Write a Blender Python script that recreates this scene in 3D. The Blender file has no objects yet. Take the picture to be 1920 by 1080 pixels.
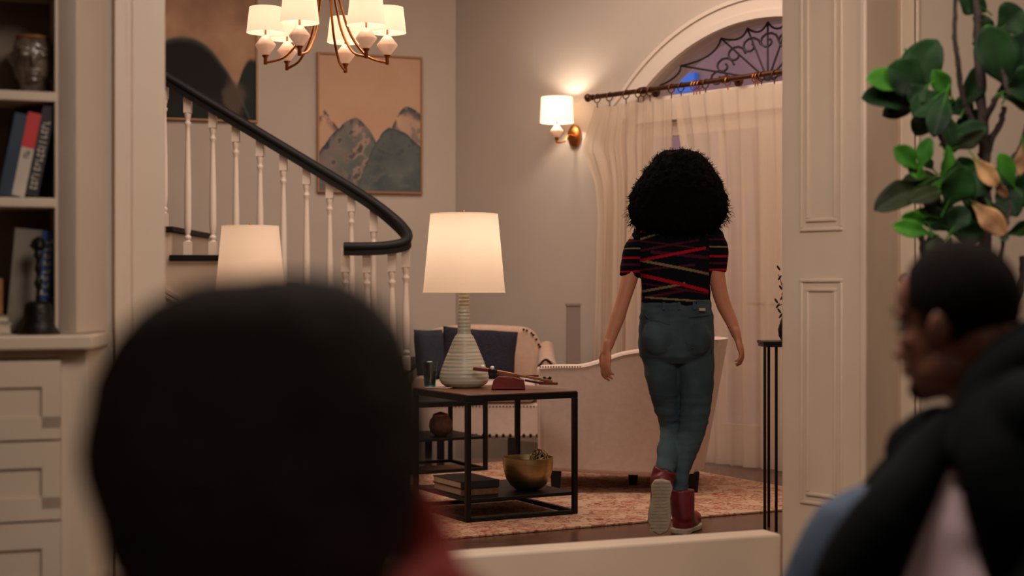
import bpy, bmesh, math, random
from mathutils import Vector, Matrix, noise
C = bpy.context.scene.collection
V = Vector
F = 2900.0; H = 1.1
def W(px, py, d):
    """pixel of the 1920x1080 frame + distance -> world point"""
    return V(((px-960)/F*d, d, H-(py-540)/F*d))
def lin(c):
    return tuple(((x/255)/12.92 if x/255 <= .04045 else ((x/255+.055)/1.055)**2.4) for x in c)

# ---------------------------------------------------------------- camera, world, lights, exposure
sc = bpy.context.scene
cam = bpy.data.cameras.new('camera'); cam_o = bpy.data.objects.new('camera', cam); C.objects.link(cam_o)
cam_o.location = (0, 0, H); cam_o.rotation_euler = (math.pi/2, 0, 0)
cam.sensor_width = 36; cam.lens = F/1920*36; cam.clip_start = .05; cam.clip_end = 100
cam.dof.use_dof = True; cam.dof.focus_distance = 7.3; cam.dof.aperture_fstop = 2.0
sc.camera = cam_o
sc.view_settings.view_transform = 'Standard'; sc.view_settings.look = 'None'
sc.view_settings.gamma = 1; sc.view_settings.exposure = 0.0; sc.view_settings.use_curve_mapping = False
w = bpy.data.worlds.new('dusk'); sc.world = w; w.use_nodes = True
w.node_tree.nodes['Background'].inputs[0].default_value = (.30, .245, .265, 1)
w.node_tree.nodes['Background'].inputs[1].default_value = 5.0
def area(name, loc, size, power, col, rot=(0, 0, 0), sy=None):
    l = bpy.data.lights.new(name, 'AREA'); l.energy = power; l.color = col; l.size = size
    if sy: l.shape = 'RECTANGLE'; l.size_y = sy
    o = bpy.data.objects.new(name, l); C.objects.link(o); o.location = loc; o.rotation_euler = rot
    return o
WARM = (1, .72, .50)
area('ceiling_light_living_room', (-.5, 8.3, 3.8), 2.6, 92, (1, .82, .71), (0, 0, 0))
area('fill_curtains', (1.6, 7.6, 3.8), 1.2, 44, (1, .80, .68), (math.radians(18), math.radians(-5), 0))  # added fill that brightens the curtains, no known lamp here
area('ceiling_light_near_room', (.35, 2.9, 2.9), 1.2, 84, (1, .87, .78), (math.radians(28), 0, math.radians(-32)))
area('fill_plant_wall', (2.0, 3.3, 2.9), .8, 27, (1, .84, .72), (math.radians(24), 0, 0))  # added fill to lift the wall behind the fig
area('fill_rear_bounce', (.2, -.8, 2.9), 1.0, 9, (1, .88, .78))  # added stand-in for bounce off the wall behind the camera
def bulb(loc, power, col=(1, .86, .72), r=.03):
    l = bpy.data.lights.new('bulb', 'POINT'); l.energy = power; l.color = col; l.shadow_soft_size = r
    o = bpy.data.objects.new('bulb', l); C.objects.link(o); o.location = loc; return o

# ---------------------------------------------------------------- materials
def mat(name, rgb, rough=.6, metal=0, rgb2=None, nscale=8, bump=0, bscale=60, stretch=(1, 1, 1), coat=0, sheen=0, emit=None, estr=0, attr=False, mixlo=.35, mixhi=.65, spec=.5):
    m = bpy.data.materials.new(name); m.use_nodes = True; nt = m.node_tree; b = nt.nodes['Principled BSDF']
    b.inputs['Base Color'].default_value = (*lin(rgb), 1); b.inputs['Roughness'].default_value = rough
    b.inputs['Metallic'].default_value = metal; b.inputs['Specular IOR Level'].default_value = spec
    if coat: b.inputs['Coat Weight'].default_value = coat
    if sheen: b.inputs['Sheen Weight'].default_value = sheen
    if emit: b.inputs['Emission Color'].default_value = (*lin(emit), 1); b.inputs['Emission Strength'].default_value = estr
    if rgb2 or bump:
        tc = nt.nodes.new('ShaderNodeTexCoord'); mp = nt.nodes.new('ShaderNodeMapping'); mp.inputs['Scale'].default_value = stretch
        nt.links.new(tc.outputs['Object'], mp.inputs[0])
    if rgb2:
        n = nt.nodes.new('ShaderNodeTexNoise'); n.inputs['Scale'].default_value = nscale; n.inputs['Detail'].default_value = 4
        nt.links.new(mp.outputs[0], n.inputs[0])
        r = nt.nodes.new('ShaderNodeValToRGB'); r.color_ramp.elements[0].position = mixlo; r.color_ramp.elements[1].position = mixhi
        r.color_ramp.elements[0].color = (*lin(rgb), 1); r.color_ramp.elements[1].color = (*lin(rgb2), 1)
        nt.links.new(n.outputs[0], r.inputs[0]); nt.links.new(r.outputs[0], b.inputs['Base Color'])
    if attr:
        a = nt.nodes.new('ShaderNodeAttribute'); a.attribute_name = 'Col'; nt.links.new(a.outputs[0], b.inputs['Base Color'])
    if bump:
        n2 = nt.nodes.new('ShaderNodeTexNoise'); n2.inputs['Scale'].default_value = bscale; n2.inputs['Detail'].default_value = 3
        nt.links.new(mp.outputs[0], n2.inputs[0])
        bp = nt.nodes.new('ShaderNodeBump'); bp.inputs['Strength'].default_value = bump; bp.inputs['Distance'].default_value = .01
        nt.links.new(n2.outputs[0], bp.inputs['Height']); nt.links.new(bp.outputs[0], b.inputs['Normal'])
    return m
M = {}
M['wall'] = mat('wall_paint', (200, 184, 168), .85, rgb2=(194, 178, 162), nscale=1.5, bump=.04)
M['wall_near'] = mat('wall_paint_near', (190, 172, 152), .8, rgb2=(184, 166, 148), nscale=1.5, bump=.04)
M['ceil'] = mat('ceiling_paint', (205, 196, 184), .9, bump=.03)
M['paint'] = mat('painted_wood', (216, 193, 168), .45, rgb2=(210, 187, 163), nscale=3, bump=.02)
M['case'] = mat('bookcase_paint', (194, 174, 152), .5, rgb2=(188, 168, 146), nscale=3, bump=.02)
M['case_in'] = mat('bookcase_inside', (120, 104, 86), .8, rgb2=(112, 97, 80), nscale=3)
M['white'] = mat('white_trim', (226, 208, 190), .45, bump=.02)
M['floor'] = mat('floor_wood', (74, 48, 36), .22, rgb2=(98, 66, 50), nscale=5, stretch=(1, 9, 1), bump=.03, bscale=20)
M['black_metal'] = mat('black_metal', (22, 21, 21), .45, metal=.6, rgb2=(28, 27, 26), nscale=20)
M['frame_gold'] = mat('dull_gold_frame', (158, 116, 80), .55, metal=.35)
M['dark_wood'] = mat('dark_wood', (11, 8, 7), .6, rgb2=(17, 12, 10), nscale=6, stretch=(1, 6, 1), spec=.3)
M['table_wood'] = mat('table_wood', (120, 74, 50), .35, rgb2=(92, 54, 36), nscale=7, stretch=(1, 8, 1), bump=.05)
M['cream'] = mat('cream_upholstery', (206, 182, 166), .9, rgb2=(198, 174, 158), nscale=30, bump=.12, bscale=300, sheen=.2)
M['cream2'] = mat('cream_upholstery_warm', (204, 168, 144), .9, rgb2=(196, 160, 136), nscale=30, bump=.12, bscale=300, sheen=.2)
M['nail'] = mat('bronze_nail', (44, 34, 28), .35, metal=.8)
M['navy'] = mat('navy_fur', (34, 30, 44), .95, rgb2=(24, 22, 34), nscale=40, bump=.8, bscale=90)
M['slate'] = mat('slate_fabric', (44, 46, 58), .95, rgb2=(36, 38, 50), nscale=40, bump=.3, bscale=200)
M['gold'] = mat('brushed_gold', (190, 122, 66), .32, metal=1, rgb2=(170, 104, 54), nscale=20)
M['brass'] = mat('brass_bowl', (190, 168, 122), .36, metal=1, rgb2=(172, 148, 104), nscale=10, stretch=(1, 1, 8))
M['bronze'] = mat('dark_bronze', (38, 34, 30), .42, metal=.7, rgb2=(24, 22, 20), nscale=30, bump=.3, bscale=80)
M['alab'] = mat('alabaster', (240, 205, 180), .35, rgb2=(228, 190, 165), nscale=20, emit=(255, 190, 150), estr=.22)
M['rodm'] = mat('rod_bronze', (104, 66, 46), .4, metal=.8, rgb2=(84, 52, 36), nscale=20)
M['iron'] = mat('wrought_iron', (44, 36, 36), .6)
M['denim'] = mat('teal_denim', (62, 84, 92), .85, rgb2=(34, 52, 60), nscale=6, bump=.3, bscale=300, stretch=(1, 1, .6))
M['denim2'] = mat('blue_denim', (60, 74, 92), .85, rgb2=(48, 60, 78), nscale=7, bump=.3, bscale=300)
M['skin'] = mat('brown_skin', (196, 130, 100), .55, rgb2=(186, 122, 92), nscale=10, bump=.04, bscale=200)
M['skin2'] = mat('dark_brown_skin', (132, 86, 68), .5, rgb2=(120, 76, 60), nscale=10, bump=.05, bscale=200)
M['hair'] = mat('black_hair', (8, 6, 6), 1, rgb2=(13, 9, 8), nscale=40, spec=.05)
M['hair2'] = mat('short_hair', (24, 17, 14), .95, rgb2=(18, 13, 11), nscale=60, bump=.4, bscale=400, spec=.08)
M['hair3'] = mat('dark_brown_hair', (38, 29, 25), .9, rgb2=(66, 57, 52), nscale=4, bump=.6, bscale=80, spec=.2)
M['knit'] = mat('striped_knit', (20, 18, 24), 1, spec=.1, attr=True, bump=.2, bscale=200)
M['boot'] = mat('oxblood_leather', (112, 26, 34), .45, rgb2=(94, 20, 28), nscale=15, bump=.1)
M['sole'] = mat('pale_rubber_sole', (176, 160, 138), .7, rgb2=(160, 144, 122), nscale=25, bump=.3)
M['jacket'] = mat('black_jacket', (5, 8, 9), .9, rgb2=(4, 6, 7), nscale=10, bump=.1, bscale=300, spec=.1)
M['shirt'] = mat('mauve_shirt', (224, 194, 198), .85, rgb2=(214, 184, 188), nscale=10, bump=.1, bscale=300)
M['red'] = mat('red_cloth', (158, 46, 34), .9, rgb2=(140, 38, 28), nscale=10)
M['redwood'] = mat('red_lacquer', (122, 34, 26), .35, rgb2=(104, 28, 22), nscale=20)
M['honey'] = mat('honey_wood', (150, 96, 56), .45, rgb2=(126, 78, 44), nscale=20)
M['pearl'] = mat('white_knob', (235, 225, 215), .25)
M['leaf'] = mat('leaf_dark', (22, 58, 18), .6, rgb2=(10, 30, 12), nscale=9, bump=.15, bscale=40, spec=.22)
M['leaf_l'] = mat('leaf_light', (62, 122, 26), .55, rgb2=(40, 92, 22), nscale=9, bump=.15, bscale=40, spec=.25)
M['leaf_u'] = mat('leaf_olive', (38, 46, 20), .6, rgb2=(26, 32, 16), nscale=9, bump=.15, bscale=40, spec=.22)
M['leaf_t'] = mat('leaf_dried', (176, 132, 84), .7, rgb2=(104, 70, 42), nscale=14, stretch=(1, 1, 1), bump=.2)
M['bark'] = mat('bark', (58, 44, 40), .9, rgb2=(36, 26, 24), nscale=30, bump=.8, bscale=50)
M['pot'] = mat('basket', (150, 116, 80), .9, rgb2=(110, 82, 54), nscale=30, bump=.6)
M['soil'] = mat('soil', (40, 30, 24), 1, bump=.8)
M['book_navy'] = mat('book_navy', (30, 46, 66), .6, rgb2=(24, 38, 56), nscale=10)
M['book_red'] = mat('book_red', (188, 34, 34), .5, rgb2=(170, 28, 28), nscale=10)
M['book_white'] = mat('book_white', (186, 172, 156), .6, rgb2=(172, 158, 142), nscale=10)
M['book_black'] = mat('book_black', (16, 14, 14), .6, rgb2=(24, 20, 20), nscale=10)
M['book_blue'] = mat('book_blue', (24, 84, 140), .5, rgb2=(18, 68, 120), nscale=10)
M['book_grey'] = mat('book_grey', (118, 106, 92), .7, rgb2=(104, 94, 82), nscale=10)
M['book_brown'] = mat('book_brown', (118, 82, 54), .7, rgb2=(88, 60, 40), nscale=40)
M['paper'] = mat('paper', (200, 184, 156), .9, rgb2=(186, 170, 142), nscale=60)
M['ink'] = mat('grey_ink', (70, 62, 58), .8)
M['grey'] = mat('grey_paint', (134, 116, 104), .8, bump=.05)
M['nickel'] = mat('satin_nickel', (190, 184, 178), .3, metal=1)
M['stone'] = mat('glazed_stoneware', (120, 104, 88), .28, rgb2=(76, 62, 52), nscale=22, bump=.6, bscale=30, coat=.4)
M['amber'] = mat('amber_glaze', (150, 96, 52), .4, rgb2=(120, 76, 44), nscale=20)
M['eye'] = mat('eye_white', (210, 200, 190), .2)
M['pupil'] = mat('pupil', (20, 12, 10), .1)
M['lip'] = mat('lip', (110, 56, 50), .5)
M['outside'] = mat('outside_wall', (142, 118, 118), .9, rgb2=(126, 104, 106), nscale=2)
M['bluewin'] = mat('lit_blue_window', (20, 60, 120), .4, emit=(24, 96, 190), estr=.9)
M['cord'] = mat('pale_cord', (190, 170, 150), .8)
M['sofa_grey'] = mat('grey_brown_upholstery', (96, 84, 74), .9, bump=.2, bscale=200)

def shade_mat(name, rgb, e, estr, trans=.5):
    m = bpy.data.materials.new(name); m.use_nodes = True; nt = m.node_tree; nt.nodes.clear()
    o = nt.nodes.new('ShaderNodeOutputMaterial'); d = nt.nodes.new('ShaderNodeBsdfDiffuse'); t = nt.nodes.new('ShaderNodeBsdfTranslucent')
    d.inputs[0].default_value = (*lin(rgb), 1); t.inputs[0].default_value = (*lin(rgb), 1)
    mx = nt.nodes.new('ShaderNodeMixShader'); mx.inputs[0].default_value = trans
    nt.links.new(d.outputs[0], mx.inputs[1]); nt.links.new(t.outputs[0], mx.inputs[2])
    em = nt.nodes.new('ShaderNodeEmission'); em.inputs[0].default_value = (*lin(e), 1); em.inputs[1].default_value = estr
    # linen weave: slight brightness noise
    n = nt.nodes.new('ShaderNodeTexNoise'); n.inputs['Scale'].default_value = 120
    tc = nt.nodes.new('ShaderNodeTexCoord'); nt.links.new(tc.outputs['Object'], n.inputs[0])
    mr = nt.nodes.new('ShaderNodeMapRange'); mr.inputs[3].default_value = estr*.93; mr.inputs[4].default_value = estr*1.07
    nt.links.new(n.outputs[0], mr.inputs[0]); nt.links.new(mr.outputs[0], em.inputs[1])
    ad = nt.nodes.new('ShaderNodeAddShader'); nt.links.new(mx.outputs[0], ad.inputs[0]); nt.links.new(em.outputs[0], ad.inputs[1])
    nt.links.new(ad.outputs[0], o.inputs[0]); return m
M['shade'] = shade_mat('linen_lampshade', (236, 224, 208), (255, 212, 178), .14)
M['shade2'] = shade_mat('linen_sconce_shade', (236, 224, 208), (255, 220, 188), .36, .02)

def sheer_mat():
    m = bpy.data.materials.new('sheer_cloth'); m.use_nodes = True; nt = m.node_tree; nt.nodes.clear()
    o = nt.nodes.new('ShaderNodeOutputMaterial'); d = nt.nodes.new('ShaderNodeBsdfDiffuse'); t = nt.nodes.new('ShaderNodeBsdfTranslucent')
    d.inputs[0].default_value = (*lin((224, 202, 178)), 1); t.inputs[0].default_value = (*lin((224, 198, 172)), 1)
    mx = nt.nodes.new('ShaderNodeMixShader'); mx.inputs[0].default_value = .35
    nt.links.new(d.outputs[0], mx.inputs[1]); nt.links.new(t.outputs[0], mx.inputs[2])
    tr = nt.nodes.new('ShaderNodeBsdfTransparent'); mx2 = nt.nodes.new('ShaderNodeMixShader')
    n = nt.nodes.new('ShaderNodeTexNoise'); n.inputs['Scale'].default_value = 2.2
    tc = nt.nodes.new('ShaderNodeTexCoord'); nt.links.new(tc.outputs['Object'], n.inputs[0])
    mr = nt.nodes.new('ShaderNodeMapRange'); mr.inputs[3].default_value = .18; mr.inputs[4].default_value = .32
    nt.links.new(n.outputs[0], mr.inputs[0]); nt.links.new(mr.outputs[0], mx2.inputs[0])
    nt.links.new(mx.outputs[0], mx2.inputs[1]); nt.links.new(tr.outputs[0], mx2.inputs[2]); nt.links.new(mx2.outputs[0], o.inputs[0]); return m
M['sheer'] = sheer_mat()
def glass_mat(name, col, mixf=.12, rough=.02):
    m = bpy.data.materials.new(name); m.use_nodes = True; nt = m.node_tree; nt.nodes.clear()
    o = nt.nodes.new('ShaderNodeOutputMaterial'); g = nt.nodes.new('ShaderNodeBsdfGlossy'); g.inputs['Roughness'].default_value = rough
    tr = nt.nodes.new('ShaderNodeBsdfTransparent'); tr.inputs[0].default_value = (*col, 1)
    mx = nt.nodes.new('ShaderNodeMixShader'); mx.inputs[0].default_value = mixf
    nt.links.new(tr.outputs[0], mx.inputs[1]); nt.links.new(g.outputs[0], mx.inputs[2]); nt.links.new(mx.outputs[0], o.inputs[0]); return m
M['glass'] = glass_mat('window_glass', (.85, .82, .86))
M['teal'] = glass_mat('teal_glass', (.25, .55, .58), .2)
def ceramic_mat():
    m = mat('banded_ceramic', (200, 186, 160), .38, coat=.2); nt = m.node_tree; b = nt.nodes['Principled BSDF']
    tc = nt.nodes.new('ShaderNodeTexCoord'); mp = nt.nodes.new('ShaderNodeMapping'); mp.inputs['Scale'].default_value = (1.2, 1.2, 55)
    n = nt.nodes.new('ShaderNodeTexNoise'); n.inputs['Scale'].default_value = 1.3; n.inputs['Detail'].default_value = 3
    r = nt.nodes.new('ShaderNodeValToRGB'); e = r.color_ramp.elements
    e[0].position = .3; e[0].color = (*lin((140, 126, 108)), 1); e[1].position = .72; e[1].color = (*lin((214, 202, 184)), 1)
    for p, c in ((.42, (208, 196, 174)), (.5, (178, 186, 172)), (.58, (216, 192, 164)), (.64, (176, 182, 172))):
        x = e.new(p); x.color = (*lin(c), 1)
    nt.links.new(tc.outputs['Object'], mp.inputs[0]); nt.links.new(mp.outputs[0], n.inputs[0]); nt.links.new(n.outputs[0], r.inputs[0]); nt.links.new(r.outputs[0], b.inputs['Base Color'])
    return m
M['ceramic'] = ceramic_mat()
def rug_mat():
    m = mat('oriental_rug', (190, 150, 120), .95, bump=.3, bscale=200); nt = m.node_tree; b = nt.nodes['Principled BSDF']
    tc = nt.nodes.new('ShaderNodeTexCoord'); mp = nt.nodes.new('ShaderNodeMapping'); mp.inputs['Rotation'].default_value = (0, 0, -.49)
    nt.links.new(tc.outputs['Object'], mp.inputs[0])
    v = nt.nodes.new('ShaderNodeTexVoronoi'); v.inputs['Scale'].default_value = 9; v.feature = 'F1'; nt.links.new(mp.outputs[0], v.inputs[0])
    n = nt.nodes.new('ShaderNodeTexNoise'); n.inputs['Scale'].default_value = 26; n.inputs['Detail'].default_value = 5; nt.links.new(mp.outputs[0], n.inputs[0])
    mt = nt.nodes.new('ShaderNodeMath'); mt.operation = 'MULTIPLY_ADD'; mt.inputs[1].default_value = .55
    nt.links.new(v.outputs[0], mt.inputs[0]); nt.links.new(n.outputs[0], mt.inputs[2])
    r = nt.nodes.new('ShaderNodeValToRGB'); e = r.color_ramp.elements
    e[0].position = .40; e[0].color = (*lin((104, 38, 30)), 1); e[1].position = .95; e[1].color = (*lin((184, 148, 118)), 1)
    for p, c in ((.55, (158, 78, 58)), (.66, (188, 150, 118)), (.78, (136, 68, 50)), (.86, (192, 156, 124))):
        x = e.new(p); x.color = (*lin(c), 1)
    nt.links.new(mt.outputs[0], r.inputs[0]); nt.links.new(r.outputs[0], b.inputs['Base Color']); return m
M['rug'] = rug_mat()

# ---------------------------------------------------------------- mesh helpers
ORG = {}
class MB:
    def __init__(s): s.v = []; s.f = []; s.s = []
    def add(s, vs, fs, smooth=False):
        n = len(s.v); s.v += [V(p) for p in vs]
        for f in fs: s.f.append([i+n for i in f]); s.s.append(smooth)
        return s
    def prism(s, poly, z0, z1):
        n = len(poly); vs = [(p[0], p[1], z0) for p in poly]+[(p[0], p[1], z1) for p in poly]
        fs = [list(range(n))[::-1], list(range(n, 2*n))]+[[i, (i+1) % n, n+(i+1) % n, n+i] for i in range(n)]
        return s.add(vs, fs)
    def box(s, x0, x1, y0, y1, z0, z1): return s.prism([(x0, y0), (x1, y0), (x1, y1), (x0, y1)], z0, z1)
    def ob(s, O, e, b, s0, s1, t0, t1, z0, z1):
        """box in a plan frame: origin O, along e, depth b"""
        P = lambda a, c: (O[0]+e[0]*a+b[0]*c, O[1]+e[1]*a+b[1]*c)
        return s.prism([P(s0, t0), P(s1, t0), P(s1, t1), P(s0, t1)], z0, z1)
    def bar(s, a, b, w, h, up=(0, 0, 1)):
        a = V(a); b = V(b); d = (b-a).normalized(); x = d.cross(V(up)); x = x.normalized() if x.length > 1e-4 else V((1, 0, 0)); y = x.cross(d).normalized()
        vs = [p+x*i*w/2+y*j*h/2 for p in (a, b) for i, j in ((-1, -1), (1, -1), (1, 1), (-1, 1))]
        return s.add(vs, [[3, 2, 1, 0], [4, 5, 6, 7], [0, 1, 5, 4], [1, 2, 6, 5], [2, 3, 7, 6], [3, 0, 4, 7]])
    def loft(s, rings, caps=True, smooth=True, closed=True):
        n = len(rings[0]); vs = [p for r in rings for p in r]; fs = []
        for i in range(len(rings)-1):
            for j in range(n if closed else n-1):
                k = (j+1) % n; fs.append([i*n+j, i*n+k, (i+1)*n+k, (i+1)*n+j])
        s.add(vs, fs, smooth)
        if caps and closed: s.add(rings[0], [list(range(n))[::-1]], False); s.add(rings[-1], [list(range(n))], False)
        return s
    def lathe(s, c, prof, seg=24, smooth=True, caps=True, sx=1, sy=1):
        c = V(c)
        return s.loft([[c+V((r*sx*math.cos(2*math.pi*j/seg), r*sy*math.sin(2*math.pi*j/seg), z)) for j in range(seg)] for r, z in prof], caps, smooth)
    def tube(s, pts, rad, seg=8, caps=True, fl=1.0, up=None, closed=False, round_=False):
        pts = [V(p) for p in pts]; n = len(pts)
        if not hasattr(rad, '__len__'): rad = [rad]*n
        rings = []; prev = None
        tang = []
        for i in range(n):
            a = pts[(i-1) % n] if (closed or i) else pts[0]; b = pts[(i+1) % n] if (closed or i < n-1) else pts[-1]
            tang.append((b-a).normalized())
        for i in range(n):
            t = tang[i]
            if prev is None:
                u = V(up) if up else (V((0, 0, 1)) if abs(t.z) < .9 else V((0, 1, 0)))
            else: u = prev
            u = (u-t*u.dot(t)).normalized(); prev = u; x = t.cross(u)
            rings.append((pts[i], u, x, rad[i], t))
        out = []
        def ring(p, u, x, r): return [p+(u*math.cos(2*math.pi*j/seg)*fl+x*math.sin(2*math.pi*j/seg))*r for j in range(seg)]
        if round_:
            p, u, x, r, t = rings[0]
            for a in (80, 50, 25): out.append(ring(p-t*r*math.sin(math.radians(a)), u, x, r*math.cos(math.radians(a))))
        for q in rings: out.append(ring(*q[:4]))
        if round_:
            p, u, x, r, t = rings[-1]
            for a in (25, 50, 80): out.append(ring(p+t*r*math.sin(math.radians(a)), u, x, r*math.cos(math.radians(a))))
        if closed: out.append(out[0]); return s.loft(out, False)
        return s.loft(out, caps)
    def ell(s, c, r, R=None, seg=16, rings=10):
        c = V(c); r = r if hasattr(r, '__len__') else (r, r, r); vs = []
        for i in range(rings+1):
            th = math.pi*(.02+.96*i/rings)
            vs.append([])
            for j in range(seg):
                p = V((r[0]*math.sin(th)*math.cos(2*math.pi*j/seg), r[1]*math.sin(th)*math.sin(2*math.pi*j/seg), -r[2]*math.cos(th)))
                vs[-1].append(c+(R @ p if R else p))
        return s.loft(vs, True)
    def extr(s, poly, a, b):
        """closed 3D polygon list extruded from offset a to offset b"""
        a = V(a); b = V(b); n = len(poly); poly = [V(p) for p in poly]
        return s.add([p+a for p in poly]+[p+b for p in poly], [list(range(n))[::-1], list(range(n, 2*n))]+[[i, (i+1) % n, n+(i+1) % n, n+i] for i in range(n)])
    def build(s, name, m, parent=None, label=None, bevel=0, at=None, sharp=True, seg=2):
        o0 = V(at) if at else (ORG[parent.name] if parent else V((0, 0, 0)))
        me = bpy.data.meshes.new(name); me.from_pydata([tuple(p-o0) for p in s.v], [], s.f)
        me.polygons.foreach_set('use_smooth', s.s); me.materials.append(M[m] if isinstance(m, str) else m)
        bm = bmesh.new(); bm.from_mesh(me); bmesh.ops.recalc_face_normals(bm, faces=bm.faces); bm.to_mesh(me); bm.free()
        if sharp:
            try: me.set_sharp_from_angle(angle=math.radians(50))
            except Exception: pass
        o = bpy.data.objects.new(name, me); C.objects.link(o)
        if parent: o.parent = parent
        else: o.location = o0
        ORG[o.name] = o0
        if bevel:
            b = o.modifiers.new('bevel', 'BEVEL'); b.width = bevel; b.segments = seg; b.limit_method = 'ANGLE'; b.angle_limit = math.radians(40)
            me.polygons.foreach_set('use_smooth', [True]*len(me.polygons))
            try: me.set_sharp_from_angle(angle=math.radians(60))
            except Exception: pass
        if label: o['label'] = label
        return o
    def blob(s, name, m, parent=None, voxel=.006, sm=4, label=None, at=None, disp=None, col=None):
        """one continuous skin over everything in the builder"""
        o = s.build(name, m, parent, label, at=at, sharp=False)
        r = o.modifiers.new('r', 'REMESH'); r.mode = 'VOXEL'; r.voxel_size = voxel; r.use_smooth_shade = True
        if sm: q = o.modifiers.new('s', 'SMOOTH'); q.iterations = sm; q.factor = .5
        dg = bpy.context.evaluated_depsgraph_get(); me = bpy.data.meshes.new_from_object(o.evaluated_get(dg))
        o.modifiers.clear(); old = o.data; me.name = name; o.data = me; bpy.data.meshes.remove(old)
        if not me.materials: me.materials.append(M[m])
        o0 = ORG[o.name]
        if disp:
            ns = [v.normal.copy() for v in me.vertices]
            for v, nn in zip(me.vertices, ns): v.co += nn*disp(v.co+o0)
        me.polygons.foreach_set('use_smooth', [True]*len(me.polygons))
        if col:
            ca = me.color_attributes.new('Col', 'FLOAT_COLOR', 'POINT')
            buf = []
            for v in me.vertices: buf += [*col(v.co+o0), 1]
            ca.data.foreach_set('color', buf)
        return o
def thing(name, label, cat, loc=(0, 0, 0), group=None):
    o = bpy.data.objects.new(name, None); C.objects.link(o); o.location = loc; o.empty_display_size = .1
    o['label'] = label; o['category'] = cat; ORG[o.name] = V(loc)
    if group: o['group'] = group
    return o
def tag(o, label, cat, group=None, kind=None):
    o['label'] = label; o['category'] = cat
    if group: o['group'] = group
    if kind: o['kind'] = kind
    return o
def struct(o): o['kind'] = 'structure'; return o
def dup(root, loc, label=None):
    """copy a thing and its parts to a new place"""
    r = root.copy(); C.objects.link(r); r.location = loc; ORG[r.name] = V(loc)
    if label: r['label'] = label
    for ch in list(root.children):
        if ch.type == 'LIGHT': continue
        c = ch.copy(); C.objects.link(c); c.parent = r; ORG[c.name] = V(loc)
        for g in ch.children:
            k = g.copy(); C.objects.link(k); k.parent = c
    return r
def arc(c, r, a0, a1, n, f): return [f(c[0]+r*math.cos(math.radians(a0+(a1-a0)*i/n)), c[1]+r*math.sin(math.radians(a0+(a1-a0)*i/n))) for i in range(n+1)]
def spline(pts, n=6):
    """Catmull-Rom through the points"""
    pts = [V(p) for p in pts]; out = []
    for i in range(len(pts)-1):
        p0 = pts[max(i-1, 0)]; p1 = pts[i]; p2 = pts[i+1]; p3 = pts[min(i+2, len(pts)-1)]
        for k in range(n):
            t = k/n; out.append(.5*((2*p1)+(p2-p0)*t+(2*p0-5*p1+4*p2-p3)*t*t+(3*p1-p0-3*p2+p3)*t*t*t))
    out.append(pts[-1]); return out
def ang(v): return math.atan2(v[1], v[0])
# ================================================================ THE SETTING
pl = lambda x, o=0: 5.116+.4*x+o          # plan line of the wall between the two rooms
mb = MB(); mb.prism([(-5.1, -2.1), (4.1, -2.1), (4.1, 6.9), (-.42, 12.0), (-5.1, 10.4)], -.1, 0); struct(mb.build('floor', 'floor'))
mb = MB(); mb.prism([(-5.1, 3.0), (4.1, 6.6), (4.1, 6.9), (-.42, 12.0), (-5.1, 10.4)], 3.9, 4.0); struct(mb.build('ceiling', 'ceil'))
mb = MB(); mb.prism([(-3.3, -2.1), (3.5, -2.1), (3.5, pl(3.5)), (-3.3, pl(-3.3))], 3.0, 3.08); struct(mb.build('ceiling', 'ceil'))
mb = MB(); mb.box(-3.3, 3.5, -2.2, -2.1, 0, 3.0); struct(mb.build('wall_rear', 'wall_near'))
mb = MB(); mb.box(-3.4, -3.3, -2.2, pl(-3.3), 0, 3.0); struct(mb.build('wall_left', 'wall_near'))
mb = MB(); mb.box(3.5, 3.6, -2.2, pl(3.5), 0, 3.0); struct(mb.build('wall_right', 'wall_near'))
def seg(x0, x1, z0, z1, nm, m='wall_near'):
    b = MB(); b.prism([(x0, pl(x0)), (x1, pl(x1)), (x1-.055, pl(x1)+.14), (x0-.055, pl(x0)+.14)], z0, z1); return struct(b.build(nm, m))
seg(-5.0, -1.185, 0, 3.9, 'wall_middle'); seg(1.13, 3.9, 0, 3.9, 'wall_middle'); seg(-1.20, 1.13, 2.72, 3.9, 'wall_middle')
# living room walls
K = V((-.425, 11.74)); BT = V((.947, .322)); BN = V((.322, -.947))       # left back wall: tangent, room normal
mb = MB(); mb.prism([(-5.0, 11.885-.34*5.0), (K.x, K.y), (K.x+.02, K.y+.12), (-5.0, 11.885-1.7+.12)], 0, 3.9); struct(mb.build('wall_back', 'wall'))
mb = MB(); mb.prism([(-5.1, 3.1), (-5.0, 3.1), (-5.0, 10.25), (-5.1, 10.25)], 0, 3.9); struct(mb.build('wall_left', 'wall'))
ST = V((.653, -.757)); SN = V((-.757, -.653))                            # window wall
def S(s, z, off=0): return V((s*ST.x+SN.x*off, 11.25+s*ST.y+SN.y*off, z))
AC = (2.33, 1.23); AR = 1.52; S0, S1 = 1.16, 3.50
def archz(s, r=AR): return AC[1]+math.sqrt(max(r*r-(s-AC[0])**2, 0))
mb = MB(); th = -.22
def wq(a, b, za0, zb0, z1):
    P = [S(a, za0), S(b, zb0), S(b, z1), S(a, z1)]; Q = [S(a, za0, th), S(b, zb0, th), S(b, z1, th), S(a, z1, th)]
    mb.add(P+Q, [[0, 1, 2, 3], [7, 6, 5, 4], [0, 4, 5, 1], [3, 2, 6, 7], [0, 3, 7, 4], [1, 5, 6, 2]])
wq(-.645, S0, 0, 0, 3.9); wq(S1, 6.02, 0, 0, 3.9); N = 32
for i in range(N):
    a = S0+(S1-S0)*i/N; b = S0+(S1-S0)*(i+1)/N; wq(a, b, archz(a), archz(b), 3.9)
struct(mb.build('wall_window_side', 'wall'))
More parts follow.
